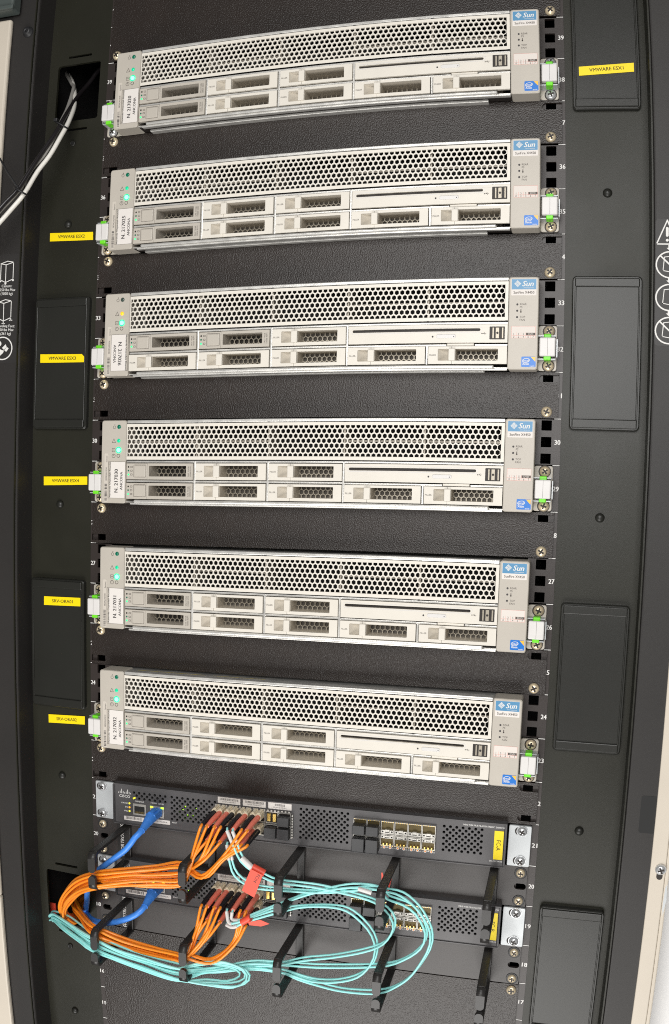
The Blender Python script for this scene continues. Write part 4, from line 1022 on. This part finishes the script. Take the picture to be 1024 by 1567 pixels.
for line, u, row, which, desc in specs:
    for s in (0, 1):
        colr = cols_top[2][s]; zoff = (u - 20) * U
        x = PC[2] + (-3.1 if s == 0 else 3.1); z = (920.6 if row == 0 else 905.2) + zoff
        d = (-1.3 if s == 0 else 1.3)
        mid = [(p[0] + d * .8 + rnd.uniform(-.5, .5), p[1] + d * .9, p[2] + d + rnd.uniform(-.6, .6)) for p in line]
        lane = -1 + 2 * (j + .5) / 8
        pts = [(x - .25, -54, z - 1.2), (x - .4, -58, z - 2.4)] + mid[1 if row == 0 else 1:] + bundle_pts(TAIL, TH, lane, rnd.uniform(-3, 3))
        o = cable('fibre_cable', 'aqua fibre cable with %s boot from the %s row of the %s switch, %s' % (colr, 'top' if row == 0 else 'bottom', which, desc), 'fibre cable', 'aqua fibre cables', pts, 1.18, 'aqua')
        connector(o, x, z, colr)
        k = MB(); P = spline(pts[1:5], 2.0); k.tube(P[:8], 1.9, 8); sub(o, k, 'white_sleeve', 'white')
        j += 1
LOOP = [(-322, 34, 729), (-311, 0, 746), (-297, -14, 757), (-265, -40, 765), (-229, -62, 769), (-213, -70, 769), (-183, -72, 764), (-151, -74, 760), (-106, -76, 755), (-70, -70, 750), (-50, -64, 748), (-38, -58, 754), (-42, -56, 766), (-68, -58, 772), (-95, -64, 768), (-114, -70, 763), (-146, -68, 766), (-176, -66, 768)]
lh = [(0, 0), (3, -1), (-3, -3.5), (-9, -5)]
for n_, (dx, dz) in enumerate(lh):
    pts = []
    for i, p in enumerate(LOOP):
        f = 1 if 8 < i < 15 else .6
        cz = 757; sh = 1 - .16 * n_ if 8 < i < 15 else 1
        pts.append((p[0] + dx * f + rnd.uniform(-.6, .6), p[1] + n_ * 1.2 - 2, cz + (p[2] - cz) * sh + dz * (.0 if 8 < i < 15 else .9) + rnd.uniform(-.6, .6)))
    cable('fibre_cable', '%s of the coiled aqua fibre loops hanging below the second ring' % ['outermost', 'second', 'third', 'innermost'][n_], 'fibre cable', 'aqua fibre cables', pts, 1.18, 'aqua')

# red flags on the aqua pairs
t = thing('cable_flag', 'red paper flag reading FC04 hanging from an aqua pair', 'cable flag', (-29, -63, 869), 'red cable flags')
b = MB(); Q = [(-2, -63.5, 884), (-18, -63.5, 879), (-27.5, -64.5, 855), (-40.5, -64.5, 860)]
qa, qb, qc, qd = (-31.5, 883.5), (-18.5, 878.5), (-27.5, 853), (-41, 859)
b.plate([(x + 29, z - 869) for x, z in (qa, qb, qc, qd)][::-1], -2.6, -2.1); b.build('flag', 'redtag', t)
k = MB(); k.text('FC04', 4.0, 5.0, 3.4, -2.7, rot=-118, wid=10); k.build('lettering', 'ink', t)
k = MB(); k.tube([(-2.5, 2.6, 14.6), (10.5, 3.4, 8.8)], 3.6, 12); k.build('wrap', 'redtag', t)
t = thing('cable_flag', 'red paper flag wrapped round the lower aqua pair near the boots', 'cable flag', (-36, -64, 826), 'red cable flags')
b = MB(); b.tube([(-6, 1.5, -4), (3.5, 2.5, 2.5)], 3.8, 12); b.build('wrap', 'redtag', t)
b = MB(); b.plate([(3, 0), (16, 4.5), (26, 1.5), (17, -2.6), (4, -3)], -3.5, -3.0); b.build('flag', 'redtag', t)
t = thing('cable_flag', 'red paper flag sticking out behind the fourth upper ring', 'cable flag', (104, -38, 873), 'red cable flags')
b = MB(); b.plate([(-5.4, 10), (-4.4, 10.5), (-1.5, 2), (0, -8), (-2, -8), (-5, 0)], -1, -.5); b.plate([(6.0, 8), (4.4, 7), (1.5, -8), (3.0, -9)], -1.8, -1.3); b.build('flag', 'redtag', t)
b = MB(); b.rbox(-330, -317, 14, 16, 738, 756, .4)
tag(b.build('cable_flag', 'redtag'), 'red paper flag deep inside the lower left cable opening', 'cable flag', 'red cable flags')
t = thing('cable_sleeve', 'white sleeve on the aqua pair above the red FC04 flag', 'cable sleeve', (-37, -61, 887))
k = MB(); k.tube([(-6.5, 0, 5), (5.5, 0, -4.5)], 3.2, 10); k.build('sleeve', 'white', t)
t = thing('cable_sleeve', 'white sleeve on the aqua cables left of the fourth ring', 'cable sleeve', (83, -47, 866))
k = MB(); k.tube([(-6, 0, 1.2), (8, 0, -1.6)], 2.3, 10); k.build('sleeve', 'white', t)

# blue network cables
def lan(pts, label, x, z, dx, dz):
    o = cable('network_cable', label, 'network cable', 'blue network cables', pts, 3.3, 'lan', 14)
    d0 = Vector(pts[0])
    k = MB(); k.rbox(x - 5.6, x + 5.6, -30, -11, z - 4.2, z + 4.2, 1.0); sub(o, k, 'plug', 'lan')
    k = MB(); e = Vector((pts[1][0], pts[1][1], pts[1][2])); s = Vector((x, -27, z)); P = [s + (e - s) * (i / 10) for i in range(11)]
    rad = []
    for i in range(11):
        base = 6.4 - 2.6 * min(1, i / 9)
        rad.append(base * (1.0 if i < 4 or i % 2 == 0 else .90))
    k.tube(P, rad, 14); sub(o, k, 'strain_relief', 'lan')
    k = MB(); k.tube([(x, -11, z + 3.4), (x, -22, z + 4.9), (x, -30, z + 4.2)], [1.5, 3.2, 2.6], 10); sub(o, k, 'plug_hood', 'lan')
lan([(-162, -26, 909), (-162, -50, 902), (-167, -56, 896), (-176, -58, 883), (-197, -58, 865), (-218, -50, 846), (-236, -38, 820), (-250, -20, 792), (-266, 2, 764), (-295, 50, 730)], 'blue network cable plugged into the upper switch', -162, 908.5, 0, 0)
lan([(-162, -26, 818), (-162, -46, 813), (-170, -52, 805), (-188, -52, 795), (-211, -46, 785), (-234, -32, 776), (-258, -8, 766), (-298, 50, 742)], 'blue network cable plugged into the lower switch', -162, 819.5, 0, 0)

# cables at the upper left opening
cable('power_cable', 'thick white cable hanging out of the upper left opening', 'cable', 'cables at the upper left opening', [(-338, 45, 1761), (-315, 30, 1732), (-293, 4, 1693), (-284, -18, 1662), (-286, -30, 1638), (-292, -38, 1616), (-301, -45, 1597), (-309, -55, 1570), (-320, -60, 1553), (-329, -66, 1538), (-345, -70, 1519), (-380, -74, 1490)], 2.35, 'cwhite', 12)
cable('power_cable', 'grey cable between the white and black ones at the upper left opening', 'cable', 'cables at the upper left opening', [(-340, 40, 1764), (-317, 30, 1733), (-307, 20, 1721), (-299, 0, 1687), (-293, -18, 1664), (-292, -30, 1642), (-298, -40, 1616), (-308, -48, 1598), (-313, -55, 1578), (-319, -60, 1566), (-331, -64, 1551), (-350, -68, 1528), (-385, -72, 1500)], 2.2, 'cgrey', 12)
cable('power_cable', 'black cable hanging out of the upper left opening', 'cable', 'cables at the upper left opening', [(-275, 60, 1768), (-285, 40, 1754), (-294, 30, 1730), (-296, 14, 1707), (-289, -20, 1665), (-289, -32, 1645), (-297, -42, 1621), (-303, -50, 1602), (-313, -60, 1574), (-323, -66, 1559), (-330, -69, 1549), (-348, -72, 1528), (-380, -76, 1500)], 2.5, 'cblack', 12)
t = thing('zip_tie', 'black zip tie round the cables at the edge of the opening', 'zip tie', (-287, -25, 1657), 'black zip ties')
b = MB(); b.tube([Vector((-1 + 6.5 * cos(a), 5.5 * sin(a), -2 - 3.8 * cos(a))) for a in [2 * pi * k / 16 for k in range(17)]], 1.0, 6); b.build('strap', 'black', t)
b = MB(); b.rbox(-8, -3.6, -6, -1.5, 1, 4.6, .5); b.build('tie_head', 'black', t)
t = thing('zip_tie', 'black zip tie with a long tail over the left frame', 'zip tie', (-311, -58, 1572), 'black zip ties')
b = MB(); b.tube([Vector((7 * cos(a), 6.5 * sin(a), -4.2 * cos(a))) for a in [2 * pi * k / 16 for k in range(17)]], 1.0, 6); b.build('strap', 'black', t)
b = MB(); b.tube([(1, -6, 1), (-12, -8, 19), (-27, -4, 39), (-40, 0, 56)], 1.0, 6); b.build('tie_tail', 'black', t)

# ------------------------------------------------------------------ lens barrel distortion put into the vertices, a few millimetres on long lines
KX = [-0.67035428, 5.10901133, 1.85581853, -2.34429129, 0.33986377, 5.30014003, -3.82217971, -24.60129424, -0.63267663, 1.32329955, -0.23954471, -1.87941209, -2.60054269, 0.16154789, -0.41481357]
KZ = [1.55781863, 19.6687339, -9.81383354, -45.45777386, -0.37608519, 4.85427708, -1.04967971, -1.31292936, -1.81689093, -2.16629149, -10.38808491, -0.55127424, -2.27080885, -0.64832409, 0.92103392]
def barrel_warp(p):
    x = max(-480.0, min(480.0, p.x / S)); z = max(380.0, min(2060.0, p.z / S))
    a = x / 300.0; b_ = (z - 28 * U) / 600.0; dx = dz = 0.0; k = 0
    for i in range(5):
        for j_ in range(5 - i):
            e = a ** i * b_ ** j_; dx += KX[k] * e; dz += KZ[k] * e; k += 1
    return Vector((p.x + dx * S, p.y, p.z + dz * S))
bpy.context.view_layer.update()
objs = [o for o in C.objects if o.type in ('MESH', 'EMPTY') ]
data = {}
for o in objs:
    if o.type != 'MESH': continue
    me = o.data
    if me.vertices:
        d = o.dimensions
        if max(d.x, d.z) > .055:
            bm = bmesh.new(); bm.from_mesh(me)
            for lim in (.05,):
                es = [e for e in bm.edges if e.calc_length() > lim]
                by = {}
                for e in es: by.setdefault(min(40, int(e.calc_length() / .04)), []).append(e)
                for n_, ee in by.items():
                    ee = [e for e in ee if e.is_valid]
                    if n_ > 0 and ee: bmesh.ops.subdivide_edges(bm, edges=ee, cuts=n_, use_grid_fill=True)
            bm.to_mesh(me); bm.free()
    mw = o.matrix_world
    data[o] = [barrel_warp(mw @ v.co) for v in me.vertices]
tops_ = [o for o in objs if o.parent is None]
for o in tops_:
    if o.type == 'EMPTY': o.location = barrel_warp(o.matrix_world.translation)
bpy.context.view_layer.update()
for o, vs in data.items():
    inv = o.matrix_world.inverted()
    flat_ = [c for v in vs for c in (inv @ v)]
    o.data.vertices.foreach_set("co", flat_); o.data.update()
